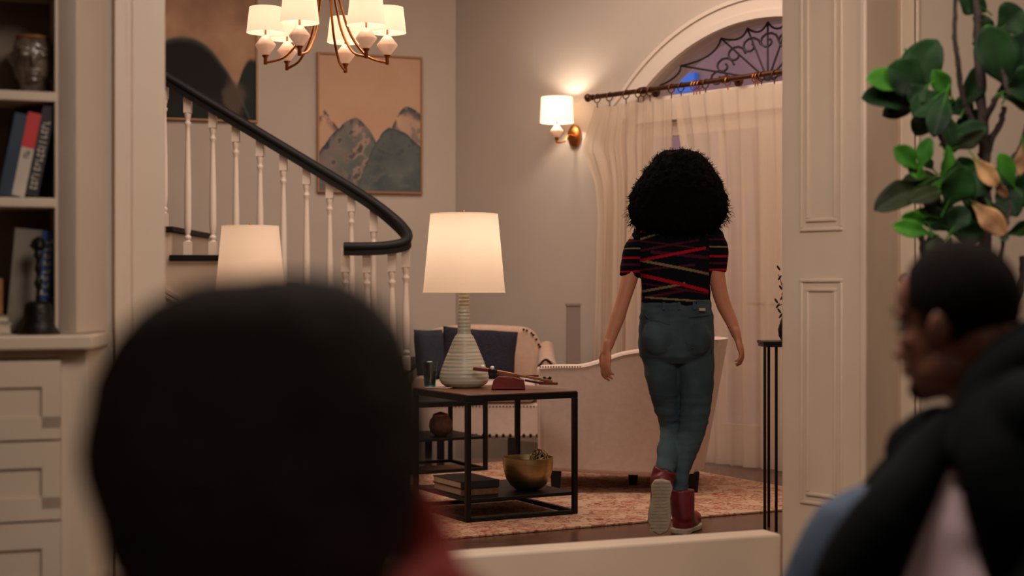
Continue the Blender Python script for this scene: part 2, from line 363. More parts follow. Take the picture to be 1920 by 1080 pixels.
# casing of the arched window: two stepped mouldings that follow arch and sides
def casing(nm, r0, r1, off, m='white'):
    b = MB(); inn = []; out = []
    for i in range(33):
        s = S0+(S1-S0)*i/32; z = archz(s); dx = s-AC[0]; dz = z-AC[1]; L = math.hypot(dx, dz)
        inn.append((AC[0]+dx/L*(AR+r0), AC[1]+dz/L*(AR+r0))); out.append((AC[0]+dx/L*(AR+r1), AC[1]+dz/L*(AR+r1)))
    inn = [(S0-r0, 0)]+[(S0-r0, inn[0][1])]+inn[1:-1]+[(S1+r0, inn[-1][1]), (S1+r0, 0)]
    out = [(S0-r1, 0)]+[(S0-r1, out[0][1])]+out[1:-1]+[(S1+r1, out[-1][1]), (S1+r1, 0)]
    for i in range(len(inn)-1):
        q = [inn[i], inn[i+1], out[i+1], out[i]]; vs = [S(a, z, 0) for a, z in q]+[S(a, z, off) for a, z in q]
        b.add(vs, [[0, 1, 2, 3], [7, 6, 5, 4], [0, 4, 5, 1], [1, 5, 6, 2], [2, 6, 7, 3], [3, 7, 4, 0]])
    return struct(b.build(nm, m))
casing('trim_1', .0, .045, .035); casing('trim_1', .045, .13, .02); casing('trim_1', .13, .155, .032)
# french doors with arched fanlight
win = MB(); 
def sbar(b, s0, s1, z0, z1, o0, o1):
    vs = [S(s, z, o) for o in (o0, o1) for s, z in ((s0, z0), (s1, z0), (s1, z1), (s0, z1))]
    b.add(vs, [[0, 1, 2, 3], [7, 6, 5, 4], [0, 4, 5, 1], [1, 5, 6, 2], [2, 6, 7, 3], [3, 7, 4, 0]])
b = MB(); sbar(b, S0, S1, 2.20, 2.36, -.16, -.04); sbar(b, S0, S0+.05, 0, 2.2, -.16, -.04); sbar(b, S1-.05, S1, 0, 2.2, -.16, -.04); fan = struct(b.build('window_1', 'white'))
b = MB(); n = 24; arcp = [(S0+(S1-S0)*i/n) for i in range(n+1)]
for i in range(n):
    a, c = arcp[i], arcp[i+1]; vs = [S(a, 2.36, -.1), S(c, 2.36, -.1), S(c, max(archz(c), 2.36), -.1), S(a, max(archz(a), 2.36), -.1)]
    b.add(vs, [[0, 1, 2, 3]])
b.build('pane', 'glass', fan)
b = MB(); hub = (AC[0], 2.38)
def wire(pts, r=.007): b.tube([S(p[0], p[1], -.075) for p in pts], r, 5)
ends = []
for k in range(7):
    a = math.radians(13+25.6*k); 
    # spoke until the arch
    t = 0
    while t < 1.6:
        s_, z_ = hub[0]-math.cos(a)*t, hub[1]+math.sin(a)*t
        if s_ < S0+.02 or s_ > S1-.02 or z_ > archz(s_)-.02: break
        t += .01
    ends.append((hub[0]-math.cos(a)*t, hub[1]+math.sin(a)*t)); wire([hub, ((hub[0]+ends[-1][0])/2, (hub[1]+ends[-1][1])/2), ends[-1]])
for p, q in zip([(S0+.02, 2.40)]+ends, ends+[(S1-.02, 2.40)]):      # swags between the spokes
    m_ = ((p[0]+q[0])/2, (p[1]+q[1])/2); m_ = (m_[0]+(hub[0]-m_[0])*.24, m_[1]+(hub[1]-m_[1])*.24)
    wire([(lambda u: ((1-u)**2*p[0]+2*u*(1-u)*m_[0]+u*u*q[0], (1-u)**2*p[1]+2*u*(1-u)*m_[1]+u*u*q[1]))(i/8) for i in range(9)])
rs = random.Random(4)
for k in range(9):                                                   # scrolls round the hub
    a = math.radians(12+19.5*k); c = (hub[0]-math.cos(a)*.42, hub[1]+math.sin(a)*.24); r = .085
    wire([(c[0]+r*math.cos(t*.6)*(1-t/16), c[1]+r*.7*math.sin(t*.6)*(1-t/16)) for t in range(13)], .008)
b.build('iron_tracery', 'iron', fan)
for di, (a, c) in enumerate(((S0+.05, AC[0]), (AC[0], S1-.05))):
    b = MB(); o0, o1 = -.14, -.09
    sbar(b, a, a+.09, .02, 2.19, o0, o1); sbar(b, c-.09, c, .02, 2.19, o0, o1); sbar(b, a+.09, c-.09, .02, .24, o0, o1); sbar(b, a+.09, c-.09, 2.10, 2.19, o0, o1)
    g0, g1 = a+.09, c-.09; nc, nr = 3, 5
    for i in range(1, nc): x = g0+(g1-g0)*i/nc; sbar(b, x-.014, x+.014, .24, 2.10, o0, o1)
    for j in range(1, nr): z = .24+1.86*j/nr; sbar(b, g0, g1, z-.014, z+.014, o0+.002, o1-.002)
    d = struct(b.build('door_%d' % (di+1), 'white'))
    for i in range(nc):
        for j in range(nr):
            q = MB(); x0 = g0+(g1-g0)*i/nc; x1 = g0+(g1-g0)*(i+1)/nc; z0 = .24+1.86*j/nr; z1 = .24+1.86*(j+1)/nr
            q.add([S(x0, z0, -.115), S(x1, z0, -.115), S(x1, z1, -.115), S(x0, z1, -.115)], [[0, 1, 2, 3]]); q.build('pane', 'glass', d)
    hx = c-.045 if di == 0 else a+.045
    q = MB(); q.tube([S(hx, 1.0, -.09), S(hx, 1.0, -.05), S(hx+(-.09 if di == 0 else .09), 1.0, -.05)], .009, 8); q.build('door_handle', 'rodm', d)
# outside: a neighbour's wall with a lit window
q = MB(); q.ob(S(0, 0), ST, SN*-1, -5.5, 6.5, 3.2, 3.3, 0, 6); hw = thing('neighbouring_house', 'dim mauve house wall seen through the arched fanlight', 'house', tuple(S(3, 0, -3.2))); q.build('wall', 'outside', hw)
q = MB(); q.ob(S(0, 0), ST, SN*-1, -1.34, -1.10, 3.15, 3.2, 2.90, 3.07); q.build('window', 'bluewin', hw, label='window lit blue')
q = MB(); q.prism([tuple(S(-.5, 0, -.3).xy), tuple(S(7.5, 0, -.3).xy), tuple(S(7.5, 0, -3.4).xy), tuple(S(-5.6, 0, -3.4).xy)], -.12, -.02); struct(q.build('ground', 'outside'))
# baseboards of the living room
q = MB(); q.prism([(-5.0, 11.885-1.7-.02), (K.x, K.y-.02), (K.x, K.y), (-5.0, 11.885-1.7)], 0, .14); struct(q.build('baseboard_back', 'white'))
q = MB(); q.ob(S(0, 0), ST, SN, -.63, S0-.16, 0, .02, 0, .14); struct(q.build('baseboard_window_side', 'white'))

# ---- jamb on the left of the opening, low threshold wall, panelled pillar on the right
e = V((.9285, .3714)); bk = V((-.3714, .9285))
J = V((-1.192, 4.639))
q = MB(); q.ob(J, e, bk, .009, .150, -.002, .155, 0, 2.72); jl = struct(q.build('trim_2', 'paint', bevel=.003))
q = MB(); q.ob(J, e, bk, -.004, .034, -.018, .0, 0, 2.72); q.build('moulding', 'paint', jl, bevel=.005)
q = MB(); q.ob(J, e, bk, .050, .056, -.006, .0, 0, 2.72); q.build('moulding', 'paint', jl, bevel=.002)
q = MB(); q.ob(J, e, bk, .15, 2.33, .02, .14, 0, .222); struct(q.build('trim_3', 'paint', bevel=.01))
PA = V((.96, 5.5)); PE = V((.6413, -.7673)); PN = V((-.7673, -.6413))
q = MB(); q.prism([(.96, 5.5), (1.196, 5.217), (1.42, pl(1.42)), (1.30, pl(1.30)+.12), (1.10, 5.74)], 0, 2.98); pil = struct(q.build('trim_4', 'paint', bevel=.004))
def frame(s0, s1, z0, z1):
    b = MB(); w_ = .012
    for a, c, y0, y1 in ((s0, s1, z0, z0+w_), (s0, s1, z1-w_, z1), (s0, s0+w_, z0+w_, z1-w_), (s1-w_, s1, z0+w_, z1-w_)): b.ob(PA, PE, PN, a, c, 0, .007, y0, y1)
    b.build('panel_moulding', 'paint', pil, bevel=.003)
frame(.085, .270, 1.297, 2.75); frame(.085, .270, .345, 1.132)
frame(.112, .243, 1.33, 2.72); frame(.112, .243, .375, 1.10)
q = MB(); q.ob(PA, PE, PN, .345, .3685, 0, .010, 0, 2.98); q.build('corner_bead', 'paint', pil, bevel=.004)
R0 = V((1.30, pl(1.30))); e2 = V((.9285, .3714)); fr = V((.3714, -.9285))
for a, c, dpt in ((.055, .075, .02), (.12, .18, .03), (.195, .21, .02)):
    q = MB(); q.ob(R0, e2, fr, a, c, 0, dpt, 0, 2.98); struct(q.build('trim_5', 'paint', bevel=.004))
q = MB(); q.ob(R0, e2, fr, .21, 2.3, 0, .02, 0, .15); struct(q.build('baseboard_middle', 'paint', bevel=.004))

# ================================================================ BOOKCASE (left)
CC = V((-1.225, 4.36)); ce = V((-.9285, -.3714)); cb = V((-.3714, .9285))
def cob(mbx, s0, s1, t0, t1, z0, z1): return mbx.ob(CC, ce, cb, s0, s1, t0, t1, z0, z1)
cabin = thing('base_cabinet', 'cream painted base cabinet of panelled drawers under the open shelves', 'cabinet', (CC.x, CC.y, 0))
q = MB(); cob(q, -.02, .05, -.05, -.03, .06, .93); cob(q, .05, 1.0, -.05, -.03, .905, .93); cob(q, -.02, 1.0, -.02, .0, 0, .06); q.build('face_frame', 'case', cabin, bevel=.002)
q = MB(); q.prism([tuple(CC+ce*-.02+cb*-.03), (-1.205, 4.62), tuple(CC+ce*.01+cb*.235), tuple(CC+ce*1.0+cb*.235), tuple(CC+ce*1.0+cb*-.03)], .02, .93); q.build('body', 'case', cabin)
for k in range(4):
    zt = .900-.222*k; zb = max(zt-.216, .065)
    for s0, s1 in ((.053, .56), (.566, 1.0)):
        q = MB(); cob(q, s0, s1, -.071, -.05, zb, zt)
        # shaker frame around a recessed field
        cob(q, s0, s1, -.078, -.066, zt-.072, zt); cob(q, s0, s1, -.078, -.066, zb, zb+.062 if k < 3 else zb+.03); cob(q, s0, s0+.05, -.078, -.066, zb+.03, zt-.072); cob(q, s1-.05, s1, -.078, -.066, zb+.03, zt-.072)
        dr = q.build('drawer', 'case', cabin)
        h = MB(); c0 = (s0+s1)/2; P = lambda s, t, z: V((*(CC+ce*s+cb*t), z)); zc = (zt+zb)/2-.003
        h.tube([P(c0-.06, -.066, zc), P(c0-.06, -.092, zc), P(c0+.06, -.092, zc), P(c0+.06, -.066, zc)], .006, 8); h.build('handle', 'nickel', dr)
q = MB(); q.prism([tuple(CC+ce*-.03+cb*-.10), (-1.200, 4.60), tuple(CC+ce*.0+cb*.235), tuple(CC+ce*1.0+cb*.235), tuple(CC+ce*1.0+cb*-.10)], .93, .970)
ct = q.build('countertop', 'case', bevel=.006, at=(CC.x, CC.y, .93)); tag(ct, 'cream painted countertop ledge over the drawer cabinet', 'countertop')
bc = thing('bookcase', 'cream painted open bookcase with dark inside standing on the countertop', 'bookcase', (CC.x, CC.y, .97))
q = MB(); cob(q, 0, .062, 0, .02, .972, 2.9); q.build('stile', 'case', bc, bevel=.003)
q = MB(); q.prism([tuple(CC), (-1.206, 4.60), tuple(CC+ce*.055+cb*.222), tuple(CC+ce*.055)], .972, 2.9); q.build('side_panel', 'case', bc, bevel=.002)
q = MB(); cob(q, .99, 1.03, 0, .235, .972, 2.9); q.build('side_panel', 'case', bc)
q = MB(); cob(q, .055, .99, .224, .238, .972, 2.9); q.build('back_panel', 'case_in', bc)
for z in (1.352, 1.649, 1.96, 2.27, 2.58, 2.9):
    q = MB(); cob(q, .057, .99, .0, .222, z-.027, z); q.build('shelf', 'case', bc, bevel=.003)
SHF = {1: .972, 2: 1.353, 3: 1.650}
def cpt(px, t, z):
    """point on the bookcase at picture column px, depth t behind the front line"""
    r = (px-960)/F; o = CC+cb*t; s = (r*o.y-o.x)/(ce.x-r*ce.y); return V((*(o+ce*s), z))
def book(px, t, z, wd, ht, dp, lean, m, label, grp='books on the bookcase shelves', marks=None, band=None):
    root = thing('book', label, 'book', tuple(cpt(px, t, z)), grp); o = ORG[root.name]; l = math.radians(lean)
    ex = V((-ce.x, -ce.y, 0)); ez = (V((0, 0, 1))*math.cos(l)+ex*math.sin(l)); ex2 = (ex*math.cos(l)-V((0, 0, 1))*math.sin(l)); eb = V((cb.x, cb.y, 0))
    lift = V((0, 0, wd*math.sin(abs(l))+.001 if lean > 0 else 0.001))
    P = lambda a, bb, c: o+ex2*a+eb*bb+ez*c+lift
    def bx(mbx, a0, a1, b0, b1, c0, c1):
        vs = [P(a, bb, c) for a in (a0, a1) for bb in (b0, b1) for c in (c0, c1)]
        mbx.add(vs, [[0, 1, 3, 2], [4, 6, 7, 5], [0, 4, 5, 1], [2, 3, 7, 6], [0, 2, 6, 4], [1, 5, 7, 3]])
    q = MB(); bx(q, 0, .003, 0, dp, 0, ht); bx(q, wd-.003, wd, 0, dp, 0, ht); bx(q, .003, wd-.003, 0, .004, 0, ht); q.build('cover', m, root)
    q = MB(); bx(q, .003, wd-.003, .004, dp-.006, .004, ht-.004); q.build('pages', 'paper', root)
    if band: q = MB(); bx(q, -.0006, wd+.0006, -.0008, dp-.01, ht*band[0], ht*band[1]); q.build('jacket_band', band[2], root, label=band[3])
    if marks:
        q = MB(); rr = random.Random(int(px))
        n = marks[3]
        for i in range(n):
            c = ht*(marks[0]+(marks[1]-marks[0])*i/n); hh = ht*(marks[1]-marks[0])/n*.62
            a0 = wd*(.2+.1*rr.random()); a1 = wd*(.72+.12*rr.random())
            bx(q, a0, a1, -.0016, -.0006, c, c+hh*.35)
            if rr.random() < .6: bx(q, a0, a0+wd*.16, -.0016, -.0006, c, c+hh)
            if rr.random() < .6: bx(q, a1-wd*.16, a1, -.0016, -.0006, c, c+hh)
        q.build('lettering', marks[2], root)
book(-3, .02, SHF[2], .034, .235, .14, 11, 'book_navy', 'navy blue book leaning at the left of the middle shelf')
book(22, .02, SHF[2], .034, .238, .14, 11, 'book_white', 'red and white book leaning on the middle shelf', band=(.58, 1.0, 'book_red', 'red upper half'), marks=(.46, .56, 'ink', 3))
book(47, .02, SHF[2], .035, .262, .14, 11, 'book_black', 'black book with white lettering, rightmost on the middle shelf', marks=(.08, .84, 'book_white', 15))
book(24, .165, SHF[2], .10, .258, .05, 2, 'book_black', 'wide black book upright behind the leaning books of the middle shelf')
book(11, .07, SHF[1], .075, .292, .14, 5, 'book_grey', 'thick grey book behind the hand bell on the lowest shelf')
book(64, .06, SHF[1], .035, .288, .15, 5, 'book_blue', 'bright blue book with white lettering behind the hand bell', marks=(.15, .95, 'book_white', 11))
book(90, .06, SHF[1], .010, .10, .13, 5, 'book_brown', 'small thin brown book against the bookcase side on the lowest shelf')
for i, (px, z, hh, m, lb) in enumerate(((22, .972, .030, 'book_white', 'cream book lying flat, lower of the pair beside the bell'), (18, 1.003, .022, 'book_grey', 'grey book lying flat, upper of the pair beside the bell'))):
    p = cpt(px, .03, z); r_ = thing('book', lb, 'book', tuple(p), 'books lying flat beside the bell'); q = MB(); q.ob(p, ce, cb, .0, .19, 0, .15, z, z+.004); q.ob(p, ce, cb, 0, .19, 0, .15, z+hh-.004, z+hh); q.ob(p, ce, cb, .186, .19, 0, .15, z+.004, z+hh-.004); q.build('cover', m, r_, bevel=.001)
    q = MB(); q.ob(p, ce, cb, .004, .186, .003, .147, z+.004, z+hh-.004); q.build('pages', 'paper', r_)
book(-16, .05, 1.026, .03, .10, .12, 0, 'honey', 'small orange book standing at the left edge beside the bell')
# hand bell
p = cpt(72, .0, SHF[1]); p.z = .9715; rt = thing('hand_bell', 'dark bronze hand bell with ornate handle on the countertop', 'bell', tuple(p))
s_ = 1/665
q = MB(); q.lathe(p, [(r*s_, z*s_) for r, z in ((37, 0), (40, 2), (36, 7), (31, 14), (28, 24), (28, 30), (27, 34), (26, 48), (24, 55), (18, 60), (6, 62))], 32); q.build('bell', 'bronze', rt)
q = MB(); q.lathe(p, [(r*s_*.8, z*s_) for r, z in ((5, 61), (7, 66), (5, 72), (4, 82), (9, 90), (10, 96), (6, 104), (5, 112), (9, 120), (7, 128), (5, 136), (11, 146), (9, 152), (7, 158))], 16)
for k in range(6): a = k*math.pi/3; q.tube([p+V((0, 0, 154*s_)), p+V((math.cos(a)*13*s_, math.sin(a)*13*s_, 164*s_)), p+V((math.cos(a)*9*s_, math.sin(a)*9*s_, 172*s_)), p+V((0, 0, 178*s_))], 4*s_, 6)
q.ell(p+V((0, 0, 172*s_)), 7*s_, seg=10, rings=6); q.build('handle', 'bronze', rt)
q = MB(); q.tube([p+V((0, 0, 50*s_)), p+V((0, 0, 16*s_))], .002, 6); q.ell(p+V((0, 0, 12*s_)), .008, seg=10, rings=6); q.build('clapper', 'bronze', rt)
# stoneware head
p = cpt(62, .10, SHF[3]); rt = thing('ceramic_head_vase', 'glazed stoneware face vase with amber rim on the top shelf', 'vase', tuple(p))
fd = (V((0, 0, 0))-V((p.x, p.y, 0))).normalized(); Rz = Matrix.Rotation(math.atan2(fd.y, fd.x), 3, 'Z')
q = MB(); q.lathe(p, [(.034, 0), (.036, .012), (.038, .035), (.05, .05), (.056, .08), (.058, .11), (.054, .14), (.045, .158), (.030, .163)], 24)
for yy in (-.024, .024):
    q.ell(p+Rz @ V((.047, yy, .108)), (.012, .015, .009), Rz, 12, 8); q.ell(p+Rz @ V((.046, yy, .125)), (.013, .019, .005), Rz, 12, 8); q.ell(p+Rz @ V((0, yy*2.5, .10)), (.010, .007, .018), Rz, 12, 8)
q.ell(p+Rz @ V((.058, 0, .093)), (.012, .009, .020), Rz, 12, 8); q.ell(p+Rz @ V((.048, 0, .062)), (.012, .024, .005), Rz, 12, 8); q.ell(p+Rz @ V((.046, 0, .052)), (.012, .020, .005), Rz, 12, 8); q.ell(p+Rz @ V((.040, 0, .038)), (.014, .02, .010), Rz, 12, 8)
q.blob('head', 'stone', rt, .003, 2, disp=lambda c: .0012*noise.noise(c*90))
q = MB(); q.lathe(p, [(.047, .158), (.048, .166), (.040, .168), (.036, .160)], 24, caps=False); q.build('rim', 'amber', rt)

# ================================================================ STAIRCASE
DS = 9.85
stair = thing('staircase', 'white staircase with dark treads and black handrail descending right', 'staircase', (-1.4, DS, 0))
run = 89*DS/F; rise = 53.5*DS/F; X0 = (318-960)/F*DS; Z0 = H+62*DS/F
wl = lambda x: 11.885+.34*x-.03
for j in range(-3, 5):
    x0 = X0+run*j; x1 = x0+run; zt = Z0-rise*j
    if zt < .1: break
    q = MB(); y0 = DS if j < 4 else 9.57
    q.prism([(x0+.0, y0-.02), (x1+.025 if j < 4 else -.66, y0-.02), (x1+.025 if j < 4 else -.66, wl(x1)), (x0, wl(x0))], zt-.036, zt); q.build('tread', 'dark_wood', stair, bevel=.006)
    q = MB(); xe = x1 if j < 4 else -.68; y1 = DS+.012 if j < 4 else 9.60
    q.prism([(x0, y1), (xe, y1), (xe, wl(xe)-.01), (x0, wl(x0)-.01)], 0, zt-.037); q.build('riser', 'paint', stair)
# stringer mouldings: sloping beads on the side of the flight
q = MB()
for off, r in ((.20, .012), (.235, .007), (.42, .012)):
    a = V((X0-run*3, DS+.004, Z0+rise*3-.04-off)); c_ = V((X0+run*4, DS+.004, Z0-rise*4-.04-off)); q.bar(a, c_, .016, r*2)
q.build('stringer_moulding', 'paint', stair)
# handrail with a volute
rail = [(-40, -66, 9.85), (130, 37, 9.85), (312, 146, 9.85), (400, 199, 9.85), (500, 259, 9.85), (600, 319, 9.85), (672, 363, 9.85), (716, 393, 9.83), (748, 420, 9.77), (764, 441, 9.68), (757, 456, 9.60), (725, 463, 9.55), (682, 465, 9.53), (645, 465, 9.53)]
rp = spline([W(a-0, b, d) for a, b, d in rail], 6)
def railbody(b, sec, upv=V((0, 0, 1))):
    rings = []
    for i, p_ in enumerate(rp):
        t = (rp[min(i+1, len(rp)-1)]-rp[max(i-1, 0)]).normalized(); x = t.cross(upv).normalized(); y = x.cross(t).normalized()
        rings.append([p_+x*a+y*c for a, c in sec])
    b.loft(rings)
q = MB(); railbody(q, [(.032*math.cos(a*math.pi/6), .029*math.sin(a*math.pi/6)+.007) for a in range(12)]); q.build('handrail', 'dark_wood', stair, sharp=False)
q = MB(); railbody(q, [(-.021, -.046), (.021, -.046), (.021, -.012), (-.021, -.012)]); q.build('handrail_fillet', 'dark_wood', stair)
def railz(x):
    best = min(rp[:50], key=lambda p_: abs(p_.x-x)); return best
def baluster_mesh(h, th_=.024):
    """turned baluster of height h: square top block, neck, taper, rings, square foot"""
    b = MB(); k = th_
    b.box(-k, k, -k, k, 0, .085); b.box(-k, k, -k, k, h-.13, h+.02)
    b.lathe((0, 0, 0), [(k*.95, .085), (k*.6, .094), (k*.95, .107), (k*.95, .117), (k*.55, .128), (k*.8, .15), (k*.98, .20), (k*.92, h*.45), (k*.62, h-.24), (k*.6, h-.215), (k*.9, h-.202), (k*.9, h-.192), (k*.6, h-.18), (k*.75, h-.165), (k*.95, h-.142), (k*.9, h-.13)], 14)
    return b
balx = [305.5, 350, 397, 440.5, 486, 530, 573.5, 617, 658, 700]
for px in [260, 215]+balx:
    x = (px-960)/F*DS; j = math.floor((x-X0)/run); zt = Z0-rise*j
    # height of the rail's underside here
    z1 = H+(540-(171+(px-350)*.602))*DS/F-.005 
    if px == 700: z1 = H+(540-396)*DS/F; zt = Z0-rise*4
    b = baluster_mesh(z1-zt); b.v = [v+V((x, DS+.035, zt)) for v in b.v]; b.build('baluster', 'white', stair)
for px, d, yt in ((648, 9.60, 471), (688, 9.60, 472), (735, 9.62, 470), (761, 9.68, 462)):
    x = (px-960)/F*d; zt = Z0-rise*4; z1 = H+(540-yt)*d/F
    b = baluster_mesh(z1-zt, .026); b.v = [v+V((x, d, zt)) for v in b.v]; b.build('baluster', 'white', stair)

# ================================================================ PAINTINGS
def painting(nm, label, xl, wd, z0, z1, colf, N_=(150, 200)):
    P0 = V((xl, 11.885+.34*xl)); rt = thing(nm, label, 'painting', (P0.x, P0.y, z0), 'framed landscape paintings')
    q = MB(); nx, nz = N_; vs = []; fs = []
    for j in range(nz+1):
        for i in range(nx+1):
            a = wd*i/nx; p_ = P0+BT*a+BN*.022; vs.append((p_.x, p_.y, z0+(z1-z0)*j/nz))
    for j in range(nz):
        for i in range(nx): k = j*(nx+1)+i; fs.append([k, k+1, k+nx+2, k+nx+1])
    q.add(vs, fs); o = q.build('canvas', 'canvas', rt, sharp=False); me = o.data
    ca = me.color_attributes.new('Col', 'FLOAT_COLOR', 'POINT'); buf = []
    for j in range(nz+1):
        for i in range(nx+1): buf += [*colf(i/nx, 1-j/nz), 1]
    ca.data.foreach_set('color', buf)
    q = MB(); q.ob(P0, BT, BN, .002, wd-.002, 0.002, .0215, z0+.002, z1-.002); q.build('backing', 'book_brown', rt)
    f_ = .014
    for a, c, y0, y1 in ((-f_, 0, z0-f_, z1+f_), (wd, wd+f_, z0-f_, z1+f_), (0, wd, z0-f_, z0), (0, wd, z1, z1+f_)):
        q = MB(); q.ob(P0, BT, BN, a, c, .002, .035, y0, y1); q.build('frame_rail', 'frame_gold', rt)
    return rt
M['canvas'] = mat('painted_canvas', (128, 128, 128), .85, attr=True, bump=.1, bscale=200)
def mixc(a, b, t): t = max(0, min(1, t)); return tuple(x+(y-x)*t for x, y in zip(a, b))
SKY = lin((204, 160, 128)); SKY2 = lin((208, 168, 138)); TEAL = lin((76, 88, 88)); TEAL2 = lin((102, 108, 102)); INK = lin((44, 58, 74)); GREYB = lin((136, 124, 116))
def ss(e0, e1, x): t = max(0, min(1, (x-e0)/(e1-e0))); return t*t*(3-2*t)
def nz_(u, v, k, s=0): return noise.fractal(V((u*k, v*k*1.3, s)), 1, 2, 4)
def hump(u, cx, top, wl_, wr, k=2.2):
    w_ = wl_ if u < cx else wr; t = abs(u-cx)/w_; return top+(t**k)*.55
def colA(u, v):                        # the right-hand painting
    n1 = nz_(u, v, 4, 1); n2 = nz_(u, v, 9, 3); n3 = nz_(u, v, 24, 7)
    c = mixc(SKY, SKY2, .5+.5*n1)
    # far peak, upper right: mottled, broken blue edge
    e = hump(u, .86, .36, .31, .60, 1.6)
    if v > e:
        c = mixc(SKY2, GREYB, .3+.3*n1)
        edge = 1-ss(0, .10, v-e); c = mixc(c, INK, edge*ss(-.15, .35, n2+.25)*.95)
        c = mixc(c, TEAL, .5*ss(.05, .4, n2))
    e = .405+abs(u-.05)*1.0
    if u < .22 and v > e and v < .60:
        edge = 1-ss(0, .10, v-e); c = mixc(c, INK, edge*ss(-.2, .3, n2+.2)*.9)
    # left hump: mottled grey blue
    e = hump(u, .36, .46, .58, .41, 1.6)+.012*n2
    if v > e:
        c = mixc(GREYB, TEAL2, .5+n1*.8); c = mixc(c, SKY2, .55*ss(.0, .45, n2+(.25 if .33 < u < .5 else -.1)))
        c = mixc(c, INK, .85*(1-ss(0, .07, v-e))*ss(-.3, .3, n2+.1)); c = mixc(c, INK, .8*ss(.25, .5, n2))
        c = mixc(c, TEAL, .5*ss(.75, 1, v))
    # right hump: denser green grey
    e = hump(u, .70, .52, .37, .71, 1.6)+.008*n2
    if v > e:
        c = mixc(TEAL, TEAL2, .5+n1*.9); c = mixc(c, GREYB, .35*ss(.1, .5, n2)); c = mixc(c, INK, .5*(1-ss(0, .04, v-e))); c = mixc(c, INK, .6*ss(.2, .5, n2)*ss(.2, 0, abs(v-.66)))
    return c
def colB(u, v):                        # the larger dark one above the stairs
    n1 = nz_(u, v, 3, 11); n2 = nz_(u, v, 7, 13); c = mixc(SKY, lin((150, 112, 86)), .5+.5*n1)
    D = lin((26, 19, 18)); TB = lin((34, 42, 40))
    e = hump(u, .96, .545, .22, .3, 1.9)
    if v > e: c = mixc(c, TB, ss(0, .05, v-e)); c = mixc(c, D, .6*ss(.25, .6, v-e+n2*.1))
    e = hump(u, .35, .455, .62, .60, 2.1)+.006*n2
    c = mixc(c, lin((66, 74, 66)), ss(-.035, .0, v-e)); c = mixc(c, D, ss(-.01, .035, v-e))
    r2 = math.hypot((u-.80)/.12, (v-.86)/.16); c = mixc(c, lin((104, 86, 74)), .75*ss(1.1, .5, r2+.3*n2))
    if v > .80 and u < .7: c = mixc(c, lin((28, 32, 31)), ss(.78, .9, v+.05*n1))
    return c
painting('painting', 'gold framed painting of grey green humps under a peach sky', -1.427, .772, 1.82, 2.822, colA)
painting('painting', 'dark painting of a large black mound, half hidden beside the left jamb', -2.62, .795, 2.315, 3.35, colB, (120, 160))

# ================================================================ WALL SCONCE
sp = W(1078, 255, 10.735); sco = thing('wall_sconce', 'lit brass wall sconce with white drum shade left of the curtains', 'sconce', tuple(sp))
nrm = V((SN.x, SN.y, 0)); tn = V((ST.x, ST.y, 0))
q = MB(); q.loft([[sp+nrm*o+tn*(r*.062*math.cos(2*math.pi*j/28))+V((0, 0, r*.078*math.sin(2*math.pi*j/28))) for j in range(28)] for o, r in ((.0, 1), (.012, 1), (.02, .88), (.024, .4))]); q.build('backplate', 'gold', sco)
tip = sp+nrm*.17+V((0, 0, -.045)); tip = V((tip.x, tip.y, tip.z))
q = MB(); q.tube(spline([sp+nrm*.02, sp+nrm*.06+V((0, 0, .0)), sp+nrm*.10+V((0, 0, -.045)), tip+V((0, 0, -.01)), tip+V((0, 0, .015))], 6), .006, 8); q.lathe(tip+V((0, 0, .0)), [(.006, 0), (.014, .01), (.016, .022), (.010, .026)], 12); q.tube([tip+V((0, 0, .10)), tip+V((0, 0, .18))], .006, 8); q.build('arm', 'gold', sco)
dm = [(.010, .025), (.020, .027), (.046, .065), (.044, .072), (.018, .105), (.010, .112)]
q = MB(); q.lathe(tip, dm, 8, smooth=False); q.build('faceted_body', 'alab', sco)
def drum(b, c, r0, r1, z0, z1, seg=40, t=.002):
    c = V(c)
    for rr in (0, -t):
        b.loft([[c+V(((r0+rr)*math.cos(2*math.pi*j/seg), (r0+rr)*math.sin(2*math.pi*j/seg), z0)) for j in range(seg)], [c+V(((r1+rr)*math.cos(2*math.pi*j/seg), (r1+rr)*math.sin(2*math.pi*j/seg), z1)) for j in range(seg)]], False)
q = MB(); drum(q, tip, .116, .108, .125, .300, t=.0); q.build('lamp_shade', 'shade2', sco, sharp=False)
bl = bulb(tip+V((0, 0, .23)), 6.5, (1, .86, .72)); bl.parent = sco; bl.location = V(bl.location)-ORG[sco.name]

# ================================================================ CURTAIN ROD, RINGS, SHEERS
OFF = .13
def s_at(px, off=OFF):
    r = (px-960)/F; o = V((SN.x*off, 11.25+SN.y*off)); return (r*o.y-o.x)/(ST.x-r*ST.y)
sa, sb = s_at(1112), 4.3; ZR = 2.385
rod = thing('curtain_rod', 'dark bronze curtain rod with rings over the french doors', 'curtain rod', tuple(S(sa, ZR, OFF)))
q = MB(); q.tube([S(sa, ZR, OFF), S(sb, ZR, OFF)], .016, 12); q.build('pole', 'rodm', rod)
q = MB(); c0 = S(sa-.05, ZR, OFF); q.ell(c0, .028, seg=14, rings=8); q.tube([S(sa-.03, ZR, OFF), S(sa, ZR, OFF)], .02, 12); q.build('finial', 'rodm', rod)
for s_ in (s_at(1205), s_at(1360), 3.6):
    q = MB(); q.tube([S(s_, ZR, 0.0), S(s_, ZR, OFF)], .010, 8); q.tube([S(s_-.02, ZR, OFF), S(s_+.02, ZR, OFF)], .024, 12); q.tube([S(s_, ZR, 0), S(s_, ZR, .01)], .035, 12); q.build('bracket', 'rodm', rod)
rings_px = [1120, 1143, 1174, 1197, 1207, 1219, 1259, 1277, 1301, 1306, 1312, 1323, 1365, 1416, 1421, 1428, 1452]
rz = ZR-.012
